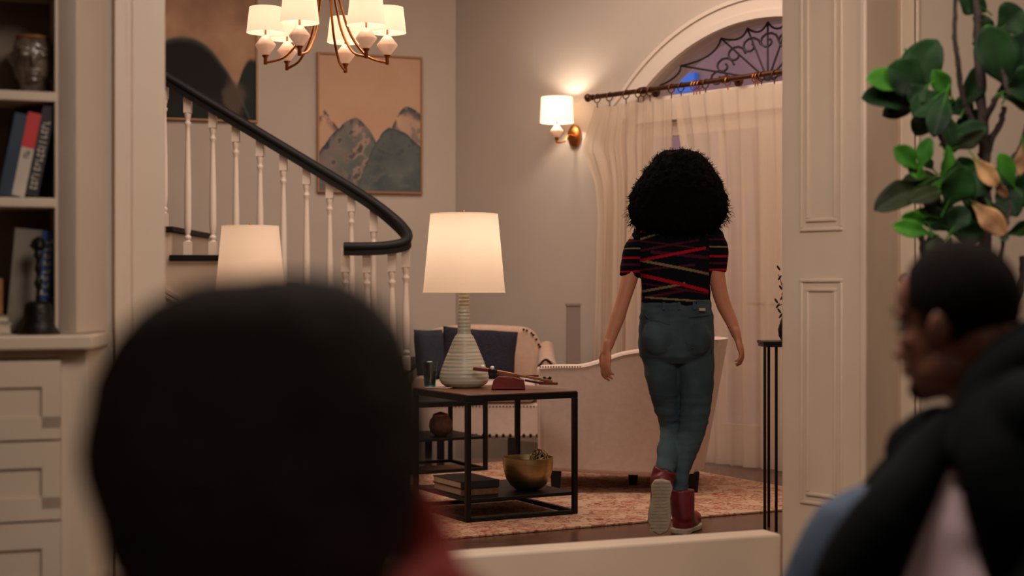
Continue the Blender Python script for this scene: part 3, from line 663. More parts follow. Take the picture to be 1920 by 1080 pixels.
for px in rings_px:
    s_ = s_at(px); c0 = S(s_, rz, OFF); q = MB(); q.tube([c0+V((SN.x, SN.y, 0))*(.028*math.cos(t*math.pi/8))+V((0, 0, .028*math.sin(t*math.pi/8)))+V((ST.x, ST.y, 0))*(.008*math.sin(t*math.pi/8)) for t in range(16)], .0038, 6, closed=True)
    q.bar(c0+V((0, 0, -.028)), c0+V((0, 0, -.062)), .008, .006); q.build('ring', 'gold' if px in (1301, 1306, 1312, 1365, 1416, 1421) else 'rodm', rod)
def sheer(nm, label, l0, r0, zb, seed, ledge=None, off=.13, folds=11):
    q = MB(); nu, nv = 150, 46; zt = ZR-.065; vs = []; fs = []; rr = random.Random(seed); ph = [rr.uniform(0, 6.28) for _ in range(6)]
    for j in range(nv+1):
        v = j/nv; z = zt+(zb-zt)*v
        sh_ = (ledge(z)-l0) if ledge else 0; a = l0; c_ = r0
        for i in range(nu+1):
            u = i/nu; s_ = a+(c_-a)*u+sh_*(1-u)**3; amp = .008+.016*min(1, v*2.5)
            o = off+amp*(math.sin(u*folds*6.283+ph[0]+.6*math.sin(v*2+ph[1]))+.45*math.sin(u*folds*13.1+ph[2]+v*1.2)+.35*math.sin(u*folds*4.1+ph[3]-v*.8))
            s2 = s_+amp*.5*math.sin(u*folds*9+ph[4]+v)*(1 if 0 < i < nu else .2)
            zz = z-.012*abs(math.sin(u*math.pi*6))*(1-v) if j < 4 else z
            vs.append(S(s2, zz, max(o, .05)))
    for j in range(nv):
        for i in range(nu): k = j*(nu+1)+i; fs.append([k, k+1, k+nu+2, k+nu+1])
    q.add(vs, fs, True); o = q.build(nm, 'sheer', at=tuple(S(l0, 0, off)), sharp=False); tag(o, label, 'curtain', 'sheer curtains on the rod'); return o
def ledge(z):
    y = 540-(z-H)*F/10.4; pts = [(190, 1119), (215, 1113), (278, 1092), (300, 1103), (345, 1119), (400, 1124), (640, 1118), (880, 1112)]
    for (y0, x0), (y1, x1) in zip(pts, pts[1:]):
        if y <= y1 or y1 == 880: t = max(0, min(1, (y-y0)/(y1-y0))); return s_at(x0+(x1-x0)*t)
sheer('sheer_curtain', 'sheer cream curtain hanging beside the wall sconce, left of the pair', s_at(1119), s_at(1262), .03, 3, ledge, .13, 9)
def ledge2(z):
    y = 540-(z-H)*F/10; pts = [(190, 1272), (280, 1287), (420, 1300), (640, 1306), (880, 1310)]
    for (y0, x0), (y1, x1) in zip(pts, pts[1:]):
        if y <= y1 or y1 == 880: t = max(0, min(1, (y-y0)/(y1-y0))); return s_at(x0+(x1-x0)*t)
sheer('sheer_curtain', 'sheer cream curtain gathered at the right beside the panelled pillar', s_at(1272), 4.0, .02, 8, ledge2, .17, 16)
# ================================================================ RUG, TABLES, LAMPS
U = V((.880, .475)); Vv = V((-.475, .880)); RP = V((.292, 7.06))
q = MB(); q.ob(RP, U, Vv, -1.5, 1.74, 0, 2.50, .001, .011); r_ = q.build('rug', 'rug', bevel=.003, at=(RP.x, RP.y, 0)); tag(r_, 'worn red and cream oriental rug on the dark floor', 'rug')
# ---- square end table of black metal with a wood top
def frame_table(nm, label, O, e, b, L, D, HT, shelf_z, wood=True, tw=.024):
    rt = thing(nm, label, 'table', (O[0], O[1], .012))
    z0 = .0125
    for s in (0, L-tw):
        for t in (0, D-tw):
            q = MB(); q.ob(O, e, b, s, s+tw, t, t+tw, z0, HT-.035); q.build('leg', 'black_metal', rt, bevel=.002)
    for nme, za, zb in (('top_rail', HT-.035, HT-.004), ('bottom_rail', z0, z0+.018)):
        for s0, s1, t0, t1 in ((tw, L-tw, 0, tw), (tw, L-tw, D-tw, D), (0, tw, tw, D-tw), (L-tw, L, tw, D-tw)) if nme == 'bottom_rail' else ((0, L, 0, tw), (0, L, D-tw, D), (0, tw, tw, D-tw), (L-tw, L, tw, D-tw)):
            q = MB(); q.ob(O, e, b, s0, s1, t0, t1, za, zb); q.build(nme, 'black_metal', rt, bevel=.002)
    q = MB(); q.ob(O, e, b, .003, L-.003, .003, D-.003, HT-.006 if not wood else HT-.006, HT+.0); q.build('table_top', 'table_wood' if wood else 'black_metal', rt, bevel=.002)
    q = MB(); q.ob(O, e, b, tw*.5, L-tw*.5, tw*.5, D-tw*.5, shelf_z-.016, shelf_z); q.build('shelf', 'black_metal', rt, bevel=.002)
    return rt
TH = .605
EO = V((-.21, 7.17)); frame_table('end_table', 'black metal end table with wood top holding the large lit lamp', EO, U, Vv, .60, .60, TH, .118)
def ept(s, t, z=TH): p = EO+U*s+Vv*t; return V((p.x, p.y, z))
# ---- coffee table: its right corner is what shows
CR = V((-.143, 9.24)); CO = CR-U*.90
frame_table('coffee_table', 'low black metal coffee table behind the end table', CO, U, Vv, .90, .50, .435, .215, wood=False)
# round furry/brown bowl on the coffee table shelf
p = W(826, 818, 9.28); p.z = .216; rt = thing('round_pot', 'small round brown pot on the coffee table shelf', 'pot', tuple(p))
q = MB(); q.lathe(p, [(.035, 0), (.06, .02), (.072, .055), (.066, .09), (.05, .112), (.046, .12), (.042, .118), (.040, .10)], 24); q.build('body', 'book_brown', rt)
q = MB(); q.lathe(p, [(.048, .119), (.048, .126), (.03, .134), (.006, .142)], 20); q.build('lid', 'honey', rt)
# ---- table lamps
def lamp(label, P):
    rt = thing('table_lamp', label, 'lamp', tuple(P), 'pair of table lamps'); k = 1/376.6
    prof = [(30, 0), (37, 3), (43, 8), (46, 13), (46.5, 19), (44, 30), (40, 41), (36, 52), (31, 64), (26, 76), (22, 86), (18, 94), (14.5, 99), (12.5, 101), (12.2, 108), (12, 120), (11, 140), (10.4, 160), (10.2, 178), (6, 179)]
    fine = []
    for (r0, z0), (r1, z1) in zip(prof, prof[1:]):
        n = max(1, int((z1-z0)/1.3))
        for i in range(n): t = i/n; z = z0+(z1-z0)*t; fine.append(((r0+(r1-r0)*t+.45*math.sin(z*2.1)+.35*math.sin(z*.93+1))*k, z*k))
    fine.append((6*k, 179*k))
    q = MB(); q.lathe(P, fine, 40); q.build('base', 'ceramic', rt, sharp=False)
    q = MB(); q.lathe(P, [(.008, .474), (.008, .56), (.016, .562), (.016, .60), (.006, .60)], 14); q.tube([P+V((0, 0, .60)), P+V((0, 0, .855)), P+V((0, 0, .87))], .003, 6); q.ell(P+V((0, 0, .872)), .008, seg=8, rings=6)
    for a in (0, 2.094, 4.189): q.tube([P+V((0, 0, .845)), P+V((.166*math.cos(a), .166*math.sin(a), .845))], .002, 5)
    q.build('socket', 'gold', rt)
    q = MB(); q.ell(P+V((0, 0, .66)), (.03, .03, .042), seg=14, rings=8); q.build('light_bulb', 'shade2', rt)
    q = MB(); drum(q, P, .2045, .1685, .472, .861, 56, 0); q.build('lamp_shade', 'shade', rt, sharp=False)
    q = MB()
    for r, z in ((.2045, .472), (.1685, .861)): q.tube([P+V((r*math.cos(t*math.pi/20), r*math.sin(t*math.pi/20), z)) for t in range(40)], .0022, 6, closed=True)
    q.build('shade_trim', 'shade', rt, sharp=False)
    return rt
LP = V((-.2385, 7.70, TH+.001)); L1 = lamp('large lit table lamp with banded ceramic base on the black end table', LP)
LP2 = V((-1.56, 9.22, .606)); L2 = dup(L1, LP2, 'lit table lamp seen in front of the stair balusters')
for P_, L_, pw_ in ((LP, L1, 1.9), (LP2, L2, .6)):
    bl = bulb(P_+V((0, 0, .735)), pw_, (1, .86, .72), .025); bl.parent = L_; bl.location = (0, 0, .735)
E2 = V((-1.84, 8.96)); frame_table('end_table', 'black metal end table hidden behind the foreground head, under the farther lamp', E2, V((1, 0)), V((0, 1)), .56, .50, .605, .118)
# ---- small things on the end table
p = ept(.02, .50, TH+.001); p = V((W(806, 0, 7.72).x, 7.72, TH+.001)); rt = thing('glass_tumbler', 'teal glass tumbler on the end table left of the lamp', 'glass', tuple(p))
q = MB(); q.lathe(p, [(.022, 0), (.028, .004), (.033, .06), (.040, .125), (.038, .125), (.031, .06), (.024, .010), (.004, .008)], 20, caps=False); q.build('cup', 'teal', rt)
q = MB(); q.tube([p+V((.040*math.cos(t*math.pi/12), .040*math.sin(t*math.pi/12), .125)) for t in range(24)], .002, 6, closed=True); q.build('rim', 'teal', rt)
q = MB(); pts = [ept(.0+.02*i-.00, .33+.012*math.sin(i*.9), TH+.004) for i in range(8)]; q.tube(spline([ept(.01, .48, TH+.005), ept(.05, .46, TH+.005), ept(.08, .40, TH+.005), ept(.11, .41, TH+.005), ept(.14, .44, TH+.005)], 5), .0035, 6); o = q.build('cord', 'cord', at=tuple(ept(.05, .46))); tag(o, 'pale cord lying on the end table beside the lamp base', 'cord')
# carved red and honey wooden toy: red block, long tilted bars, knobs, pegs
DT = 7.52
rt = thing('wooden_instrument', 'red and honey wooden string instrument propped on a block on the end table', 'instrument', tuple(W(955, 727, DT)))
T = lambda x, y, d=DT: V((W(x, 0, d).x, d, max(H-(y-540)/F*d, TH+.002)))
zt = TH+.002
q = MB(); poly = [T(921, 727), T(925, 714), T(935, 705), T(962, 706), T(983, 712), T(985, 727)]
for p_ in poly:
    if p_.z < zt+.01: p_.z = zt
q.extr(poly, (0, -.025, 0), (0, .035, 0)); q.build('block', 'redwood', rt, bevel=.004)
q = MB(); q.bar(T(887, 691), T(916, 694), .035, .017); q.build('head', 'redwood', rt, bevel=.003)
q = MB(); q.bar(T(916, 694), T(932, 697), .034, .018); q.build('collar', 'dark_wood', rt, bevel=.003)
q = MB(); q.bar(T(932, 696.5), T(1036, 715), .030, .012); q.build('neck', 'honey', rt, bevel=.002)
q = MB(); q.bar(T(930, 700), T(975, 707), .024, .008); q.build('neck_underside', 'honey', rt, bevel=.002)
q = MB(); q.bar(T(975, 704, 7.58), T(1010, 704.5, 7.58), .03, .010); q.build('slat', 'redwood', rt, bevel=.002)
q = MB(); q.bar(T(984, 713, 7.56), T(1020, 719, 7.56), .03, .010); q.build('slat', 'redwood', rt, bevel=.002)
q = MB(); q.bar(T(1010, 718), T(1046, 719), .030, .014); q.build('foot', 'redwood', rt, bevel=.003)
for x, y in ((905, 688), (923, 690)):
    q = MB(); q.ell(T(x, y, DT-.01), .0105, seg=12, rings=8); q.build('knob', 'pearl', rt)
for x, y in ((1021, 711), (1031, 711), (1027, 714)):
    q = MB(); q.lathe(T(x, y+2), [(.003, -.01), (.004, .004), (.008, .008), (.007, .016), (.002, .018)], 10); q.build('peg', 'dark_wood', rt)
q = MB(); q.tube([T(905, 689), T(1025, 712)], .0015, 5); q.build('string', 'gold', rt)
# ---- lower shelf: brass bowl with openwork ball, two books
p = V((W(990, 0, 7.53).x, 7.53, .1185)); rt = thing('brass_bowl', 'round brass bowl on the lower shelf of the end table', 'bowl', tuple(p)); k = 1/385
pr = [(16, 0), (24, 2), (34, 10), (41, 21), (45.5, 35), (47.5, 50), (48, 61), (46.5, 61.5), (45.5, 50), (43.5, 36), (39, 23), (32, 12), (20, 5), (2, 4)]
q = MB(); q.lathe(p, [(r*k, z*k) for r, z in pr], 48); q.build('bowl', 'brass', rt)
pb = p+V((.055, -.01, .152)); rt = thing('openwork_ball', 'dark gold openwork ball lying in the brass bowl', 'ball', tuple(pb-V((0, 0, .045))))
q = MB(); rr = random.Random(7)
for k_ in range(10):
    R_ = Matrix.Rotation(rr.uniform(0, 3.14), 3, 'X') @ Matrix.Rotation(rr.uniform(0, 3.14), 3, 'Y'); o_ = rr.uniform(-.016, .016); r1 = math.sqrt(.045**2-o_**2)
    q.tube([pb+R_ @ V((r1*math.cos(t*math.pi/12), r1*math.sin(t*math.pi/12), o_)) for t in range(24)], .0034, 6, closed=True)
q.build('rings', 'brass', rt)
q = MB(); q.ell(pb, .026, seg=12, rings=8); q.build('core', 'bronze', rt)
q2 = V((p.x-.055, p.y+.03, .1185)); 
pb = p+V((-.035, .02, .100)); o = MB().ell(pb, .040, seg=16, rings=10).build('glass_ball', 'nickel', at=tuple(pb-V((0, 0, .04)))); tag(o, 'pale silvery ball half sunk in the brass bowl', 'ball')
BO = EO+U*.03+Vv*.12
def flatbook(O, e, b, L, D, z, h, m, label):
    r_ = thing('book', label, 'book', (O.x, O.y, z), 'books stacked on the end table shelf')
    q = MB(); q.ob(O, e, b, 0, L, 0, D, z, z+.004); q.ob(O, e, b, 0, L, 0, D, z+h-.004, z+h); q.ob(O, e, b, 0, L, 0, .004, z+.004, z+h-.004); q.build('cover', m, r_, bevel=.001)
    q = MB(); q.ob(O, e, b, .004, L-.004, .004, D-.003, z+.004, z+h-.004); q.build('pages', 'paper', r_)
flatbook(BO, U, Vv, .20, .30, .1187, .034, 'book_brown', 'brown patterned book under the black one beside the brass bowl')
flatbook(BO+U*-.005+Vv*-.01, U, Vv, .205, .31, .1530, .034, 'book_black', 'thick black book on top of the brown one beside the bowl')

# ================================================================ LOVESEAT (far) with cushions
ls = thing('loveseat', 'cream camelback loveseat with bronze nailhead trim behind the lamp', 'sofa', (-.2, 10.2, 0))
X = lambda px, d=10.15: (px-960)/F*d
Z = lambda py, d=10.15: H-(py-540)/F*d
def xzpoly(pts, d): return [V((X(a, d), d, Z(b, d))) for a, b in pts]
top = spline([(779, 655, 0), (786, 634, 0), (806, 620, 0), (840, 612, 0), (890, 609, 0), (950, 611, 0), (985, 614, 0), (1003, 624, 0), (1013, 642, 0), (1022, 660, 0), (1030, 690, 0)], 4)
q = MB(); q.extr([V((X(p.x, 10.45), 10.45, Z(p.y, 10.45))) for p in top]+[V((X(1030), 10.45, .2)), V((X(781), 10.45, .2))], (0, 0, 0), (0, .15, 0)); q.build('backrest', 'cream2', ls, bevel=.045, seg=4)
q = MB(); q.box(-.60, .20, 9.92, 10.45, .135, .36); q.build('seat_base', 'cream', ls, bevel=.02)
q = MB(); q.box(-.53, .155, 9.89, 10.44, .365, .50); q.build('seat_cushion', 'cream', ls, bevel=.05, seg=4)
for x0, x1 in ((-.62, -.54), (.165, .285)):
    q = MB(); q.box(x0, x1, 9.93, 10.46, .135, .56 if x0 > 0 else .46)
    q.tube([V(((x0+x1)/2+.01*(1 if x0 > 0 else -1), y, z-(0 if x0 > 0 else .11))) for y, z in ((9.91, .57), (10.15, .575), (10.35, .60), (10.5, .70))], [.062, .062, .06, .05], 18); q.build('arm', 'cream2', ls, bevel=.02)
q = MB(); n = 0
for i in range(38): q.ell((-.60+i*.0218, 9.917, .153), (.0105, .005, .0135) if i % 2 else (.001, .001, .001), seg=8, rings=4)
for i in range(38): q.ell((-.60+i*.0218, 9.917, .340), (.005, .003, .005), seg=6, rings=4)
for i in range(26):
    t = i/25; k_ = t*(len(top)-1); 
    if k_ < 24: continue
    p_ = top[int(k_)]; q.ell((X(p_.x-3, 10.44), 10.44, Z(p_.y+4, 10.44)), (.009, .005, .009), seg=8, rings=4)
for i in range(14):
    a = i/13; q.ell((.172+.09*a, 9.905, .60+.04*math.sin(a*3.14)), (.0085, .004, .0085), seg=8, rings=4)
o = q.build('nailheads', 'nail', ls); o['kind'] = 'stuff'
for x, y in ((X(826, 9.94), 9.95), (X(959, 9.94), 9.95), (.24, 9.98), (-.57, 10.52), (.20, 10.52)):
    q = MB(); q.prism([(x-.024, y-.024), (x+.024, y-.024), (x+.024, y+.024), (x-.024, y+.024)], .0, .135); o = q.build('leg', 'dark_wood', ls, bevel=.004)
def pillow(nm, label, m, c, w_, h_, t_, rx, rz, ry=0, wav=.01):
    q = MB(); n = 18; R_ = Matrix.Rotation(rz, 3, 'Z') @ Matrix.Rotation(rx, 3, 'X') @ Matrix.Rotation(ry, 3, 'Y')
    for sg in (1, -1):
        vs = []; fs = []
        for j in range(n+1):
            for i in range(n+1):
                u = 2*i/n-1; v = 2*j/n-1; e_ = max(0, (1-u**4))*max(0, (1-v**4)); pinch = 1-.07*(1-abs(u*v))*(abs(u)**6+abs(v)**6)/2
                vs.append(V(c)+R_ @ V((u*w_/2*pinch, sg*(t_/2*e_**.45+.0), v*h_/2*pinch+wav*math.sin(u*5)*e_)))
        for j in range(n):
            for i in range(n): k = j*(n+1)+i; fs.append([k, k+1, k+n+2, k+n+1])
        q.add(vs, fs, True)
    o = q.build(nm, m, at=tuple(V(c)-V((0, 0, h_/2))), sharp=False); me = o.data; bm = bmesh.new(); bm.from_mesh(me); bmesh.ops.remove_doubles(bm, verts=bm.verts, dist=.0008); bmesh.ops.recalc_face_normals(bm, faces=bm.faces); bm.to_mesh(me); bm.free()
    tag(o, label, 'pillow', 'pillows on the loveseat'); return o
pillow('throw_pillow', 'dark navy furry pillow leaning on the loveseat behind the lamp', 'navy', (X(897, 10.22), 10.24, .665), .50, .34, .17, -.30, 0, .08)
pillow('throw_pillow', 'slate blue pillow at the left end of the loveseat', 'slate', (X(806, 10.2), 10.22, .66), .20, .34, .16, -.25, .4, 0)

# ================================================================ ARMCHAIR (near, seen from its side)
ac = thing('armchair', 'cream upholstered armchair seen from outside, behind the walking woman', 'chair', (.66, 8.5, 0))
D1 = 8.20
def XP(pts, d): return [V(((a-960)/F*d, d, H-(b-540)/F*d)) for a, b in pts]
side = spline([(1010, 686, 0), (1050, 684, 0), (1092, 683, 0), (1130, 673, 0), (1165, 661, 0), (1200, 655, 0), (1240, 650, 0), (1290, 645, 0)], 4)
poly = [(p.x, p.y) for p in side]+[(1300, 642), (1306, 760), (1296, 892), (1240, 893), (1130, 889), (1013, 882)]
q = MB(); q.extr(XP(poly, D1), (0, 0, 0), (0, .085, 0)); q.build('side_panel', 'cream', ac, bevel=.03, seg=4)
D2 = D1+.66
q = MB(); sc2 = [V((p_.x, D2, .115+(p_.z-.115)*.93)) for p_ in XP(poly, D1)]; q.extr(sc2, (0, 0, 0), (0, .085, 0)); q.build('side_panel', 'cream', ac, bevel=.03, seg=4)
xb = lambda px: (px-960)/F*D1
# reclined, slightly bowed back
rings = []
nb = 14
for j in range(9):
    v = j/8; z = .115+(.825-.115)*v; r = []
    xo = xb(1324)+(xb(1371)-xb(1324))*v; 
    for i in range(nb+1):
        t = i/nb; y = D1+.005+(.735)*t; bow = .05*math.sin(math.pi*t); r.append(V((xo-.05*(1-math.sin(math.pi*min(t*2.2, 1, (1-t)*2.2)/2))+bow-.02, y, z)))
    for i in range(nb, -1, -1):
        t = i/nb; y = D1+.02+(.70)*t; r.append(V((xo-.14+.02*math.sin(math.pi*t), y, z)))
    rings.append(r)
q = MB(); q.loft(rings); q.build('backrest', 'cream', ac, bevel=.02, seg=3)
q = MB(); q.box(.19, .90, D1+.09, D1+.655, .14, .33); q.build('seat_base', 'cream', ac, bevel=.02)
q = MB(); q.box(.17, .88, D1+.095, D1+.650, .335, .46); q.build('seat_cushion', 'cream', ac, bevel=.045, seg=4)
q = MB()
for i in range(16):
    p_ = side[int(i*10/15)+0]; pr_ = XP([(1013+i*5.0, 686.5 if i < 16 else 684)], D1-.002)[0]; q.ell(pr_+V((0, .0, -.004)), (.0045, .003, .0035), seg=6, rings=4)
o = q.build('nailheads', 'nail', ac); o['kind'] = 'stuff'
# welt along the arm top
q = MB(); q.tube([XP([(p_.x+1, p_.y+6)], D1-.001)[0] for p_ in side], .004, 6); q.build('piping', 'cream', ac)
for px, pb, d in ((1042, 0, D1+.05), (1187, 0, D1+.36), (1300, 0, D1+.05), (1330, 0, D1+.66), (1042, 0, D1+.66)):
    x = (px-960)/F*d if d < D1+.5 else ((.25 if px < 1100 else .95))
    q = MB(); q.loft([[V((x+a*.030*1.0, d+b*.030, .12)) for a, b in ((-1, -1), (1, -1), (1, 1), (-1, 1))], [V((x+a*.021, d+b*.021, .012)) for a, b in ((-1, -1), (1, -1), (1, 1), (-1, 1))]], smooth=False); q.build('leg', 'dark_wood', ac, bevel=.003)

# slim grey pedestal behind the armchair
px_ = X(1075, 10.25); q = MB(); q.box(px_-.045, px_+.045, 10.2, 10.3, .02, .98); pd = thing('slim_strip', 'narrow grey pedestal by the wall between loveseat and armchair', 'strip', (px_, 10.25, 0)); q.build('column', 'grey', pd, bevel=.004)  # grey box with base and cap for a narrow strip, its nature left open
q = MB(); q.box(px_-.055, px_+.055, 10.19, 10.31, 0, .02); q.build('base', 'grey', pd, bevel=.003)
q = MB(); q.box(px_-.05, px_+.05, 10.195, 10.305, .98, 1.0); q.build('cap', 'grey', pd, bevel=.003)

# ================================================================ PLANT STAND with dry stems, at the right
DSN = 6.95; xs = lambda px, d=DSN: (px-960)/F*d
st = thing('plant_stand', 'tall thin black metal plant stand half hidden by the pillar', 'plant stand', (xs(1463), DSN+.1, 0)); HS = H-100*DSN/F
zf = .0
q = MB(); q.box(xs(1431), xs(1431)+.19, DSN-.01, DSN+.18, HS-.012, HS); q.build('top_plate', 'black_metal', st, bevel=.002)
for x, y in ((xs(1434), DSN), (xs(1434)+.170, DSN), (xs(1441, DSN+.17)+.0, DSN+.165), (xs(1434)+.170, DSN+.165), (xs(1459), DSN+.05)):
    q = MB(); q.box(x-.006, x+.006, y-.006, y+.006, zf, HS-.012); q.build('leg', 'black_metal', st, bevel=.001)
q = MB(); x0, x1, y0, y1 = xs(1434), xs(1434)+.17, DSN, DSN+.165
for a, b_ in (((x0, y0), (x1, y0)), ((x1, y0), (x1, y1)), ((x0, y1), (x1, y1)), ((x0, y0), (x0, y1))): q.bar((*a, HS-.02), (*b_, HS-.02), .008, .012)
q.build('top_rail', 'black_metal', st)
pv = V((xs(1480), DSN+.08, HS+.001)); vs_ = thing('stem_vase', 'small dark vase of dry stems on the black plant stand', 'vase', tuple(pv))
q = MB(); q.lathe(pv, [(.022, 0), (.034, .02), (.038, .05), (.026, .09), (.014, .12), (.017, .13), (.012, .128), (.010, .10)], 18); q.build('vase', 'bronze', vs_)
for k, (dx, dz) in enumerate(((-.045, .15), (-.033, .30), (.02, .28), (-.01, .22))):
    q = MB(); tip = pv+V((dx, .01*k, dz)); q.tube(spline([pv+V((0, 0, .11)), pv+V((dx*.3, 0, .11+dz*.35)), tip], 4), .0018, 5)
    for m_ in range(4): c_ = pv.lerp(tip, .55+.15*m_); c_ = c_+V((0, 0, .03)); q.ell(c_, (.005, .004, .014), Matrix.Rotation(.6*(-1)**m_, 3, 'Y'), 6, 5)
    q.build('dry_stem', 'bark', vs_)

# ================================================================ CHANDELIER
cc = V((-.90, 7.5, 2.275)); ch = thing('chandelier', 'brass chandelier with faceted white bodies and small drum shades', 'chandelier', tuple(cc+V((0, 0, 1.5))))
q = MB(); q.lathe(cc, [(.02, .36), (.045, .38), (.05, .42), (.03, .46), (.012, .50), (.012, 1.58), (.06, 1.60), (.07, 1.62)], 20); q.build('stem', 'gold', ch)
for k, a in enumerate((180, 138, 78, 0, 316, 252)):
    a = math.radians(a); R_ = .295; dirv = V((math.cos(a), math.sin(a), 0)); b_ = cc+dirv*R_
    q = MB(); q.tube(spline([cc+dirv*.03+V((0, 0, .42)), cc+dirv*.055+V((0, 0, .26)), cc+dirv*.11+V((0, 0, .07)), cc+dirv*.19+V((0, 0, -.045)), cc+dirv*.27+V((0, 0, -.078)), b_+V((0, 0, -.078))], 6), .0062, 8)
    q.lathe(b_, [(.007, -.092), (.010, -.088), (.009, -.06), (.016, -.05), (.018, -.046), (.012, -.044)], 12); arm = q.build('arm', 'gold', ch)
    q = MB(); q.lathe(b_, [(.012, -.046), (.020, -.042), (.050, -.002), (.050, .006), (.018, .046), (.008, .052)], 8, smooth=False); q.build('faceted_body', 'alab', arm)
    q = MB(); q.lathe(b_, [(.005, .05), (.005, .10), (.010, .102), (.010, .13), (.003, .132)], 10); q.build('socket', 'gold', arm)
    q = MB(); drum(q, b_, .092, .078, .062, .185, 32, 0); q.build('lamp_shade', 'shade2', arm, sharp=False)
    bl = bulb(b_+V((0, 0, .13)), 1.2, (1, .80, .64), .015); bl.parent = ch; bl.location = V(bl.location)-ORG[ch.name]
# ================================================================ PEOPLE
def add_head(q, O, R, s=1.0, face=True, ears=True, neck=None):
    P = lambda x, y, z: V(O)+R @ (V((x, y, z))*s); E = lambda c, r, R2=None: q.ell(P(*c), [a*s for a in r], R @ R2 if R2 else R, 20, 14)
    E((-.012, 0, .040), (.098, .077, .098)); E((.030, 0, -.030), (.064, .062, .088)); E((.052, 0, -.092), (.034, .036, .028)); E((.03, 0, .05), (.066, .066, .07))
    for y in (-1, 1):
        E((.052, y*.033, -.020), (.034, .026, .026)); E((.010, y*.050, -.070), (.042, .016, .034))
        E((.076, y*.030, .026), (.018, .026, .009))
        if ears:
            E((-.004, y*.078, -.004), (.019, .007, .031), Matrix.Rotation(-.15, 3, 'Y') @ Matrix.Rotation(y*.35, 3, 'Z')); E((.002, y*.076, -.028), (.010, .006, .012))
    E((.092, 0, -.018), (.014, .009, .030), Matrix.Rotation(-.35, 3, 'Y')); E((.104, 0, -.038), (.014, .012, .010))
    for y in (-1, 1): E((.096, y*.012, -.040), (.010, .008, .008))
    E((.086, 0, -.062), (.014, .024, .007)); E((.083, 0, -.073), (.014, .021, .008)); E((.072, 0, -.066), (.020, .032, .022))
    if neck: q.tube([P(-.025, 0, -.03), P(-.03, 0, -.09), V(neck)], [.056*s, .053*s, .062*s], 18, round_=True)
def head_details(root, O, R, s, skinmat='skin2'):
    P = lambda x, y, z: V(O)+R @ (V((x, y, z))*s)
    for y in (-1, 1):
        q = MB(); q.ell(P(.080, y*.031, .006), [.012*s]*3, R, 14, 10); o = q.build('eye', 'eye', root)
        q = MB(); q.ell(P(.0905, y*.031, .006), (.003*s, .0052*s, .0052*s), R, 12, 8); q.build('iris', 'pupil', o)
        q = MB(); q.tube([P(.0925, y*.012, .032), P(.094, y*.030, .037), P(.084, y*.048, .031)], [.003*s, .0042*s, .002*s], 8, round_=True); q.build('eyebrow', 'hair2', root)
    q = MB(); q.ell(P(.0965, 0, -.0615), (.006*s, .021*s, .0045*s), R, 14, 8); q.ell(P(.0935, 0, -.0735), (.006*s, .018*s, .0055*s), R, 14, 8); q.build('lips', 'lip', root)
def add_hand(q, wr, d, n, th, s=1.0, curl=.35, spread=1.0):
    """wrist, finger direction, palm normal (fingers curl towards it), thumb side"""
    d = V(d).normalized(); n = V(n); n = (n-d*n.dot(d)).normalized(); w_ = n.cross(d).normalized()
    if w_.dot(V(th)) < 0: w_ = -w_
    wr = V(wr); R = Matrix((w_, n, d)).transposed()
    q.tube([wr-d*.03*s, wr+d*.012*s], [.026*s, .026*s], 14, fl=.75, up=n, round_=True)
    q.ell(wr+d*.050*s, (.040*s, .016*s, .054*s), R, 18, 12); q.ell(wr+d*.030*s+w_*.022*s+n*.006*s, (.020*s, .014*s, .030*s), R, 14, 10)
    for k, (off, L) in enumerate(((.029, .072), (.010, .080), (-.010, .075), (-.028, .058))):
        b = wr+d*(.086-.004*abs(k-1))*s+w_*off*s; a = .0; p = b-d*.02*s; pts = [p, b]; dirn = (d+w_*(off*3.2*spread)).normalized()
        for i, fr in enumerate((.45, .30, .25)):
            a += curl*(.7+.5*i)*(1+.12*k); v = dirn*math.cos(a)+n*math.sin(a); b = b+v*L*fr*s; pts.append(b)
        q.tube(pts, [.0098*s, .0095*s, .0088*s, .0078*s, .0066*s], 10, round_=True)
    b = wr+d*.022*s+w_*.030*s; v1 = (d*.62+w_*.72+n*.25).normalized(); v2 = (d*.9+w_*.32+n*.3).normalized()
    q.tube([b-v1*.01*s, b+v1*.034*s, b+v1*.034*s+v2*.028*s, b+v1*.034*s+v2*.05*s], [.0135*s, .0115*s, .0100*s, .0078*s], 10, round_=True)
def ringe(c, a, b, n=24, rot=0, sq=2.0, tilt=V((0, 0, 0))):
    out = []
    for j in range(n):
        t = 2*math.pi*j/n; cx = abs(math.cos(t))**(2/sq)*math.copysign(1, math.cos(t)); sy = abs(math.sin(t))**(2/sq)*math.copysign(1, math.sin(t)); x = a*cx; y = b*sy
        p = V((x*math.cos(rot)-y*math.sin(rot), x*math.sin(rot)+y*math.cos(rot), 0)); p.z = tilt.x*x+tilt.y*y; out.append(V(c)+p)
    return out

# ---------------------------------------------------------------- the walking woman
DW = 7.0
w = lambda x, y, d=DW: W(x, y, d)
k = DW/F
wom = thing('person', 'person with big dark curly hair walking away in striped top, jeans and red boots', 'person', tuple(w(1268, 540+H*F/DW)))
q = MB(); HO = w(1272, 372); Rh = Matrix.Rotation(math.radians(97), 3, 'Z')
add_head(q, HO, Rh, .93, neck=w(1270, 446, 7.01))
q.loft([ringe(w(1270, 438), .055, .05), ringe(w(1271, 450), .135, .07), ringe(w(1270, 470), .165, .09), ringe(w(1269, 500), .155, .10), ringe(w(1268, 545), .135, .095), ringe(w(1268, 575), .135, .095), ringe(w(1268, 610), .152, .11), ringe(w(1268, 650), .158, .115), ringe(w(1268, 672), .13, .10)])
LA = [(1198, 452, 7.0), (1187, 480, 7.0), (1182, 515, 6.99), (1171, 555, 6.97), (1160, 590, 6.96), (1149, 622, 6.95), (1141, 648, 6.94)]
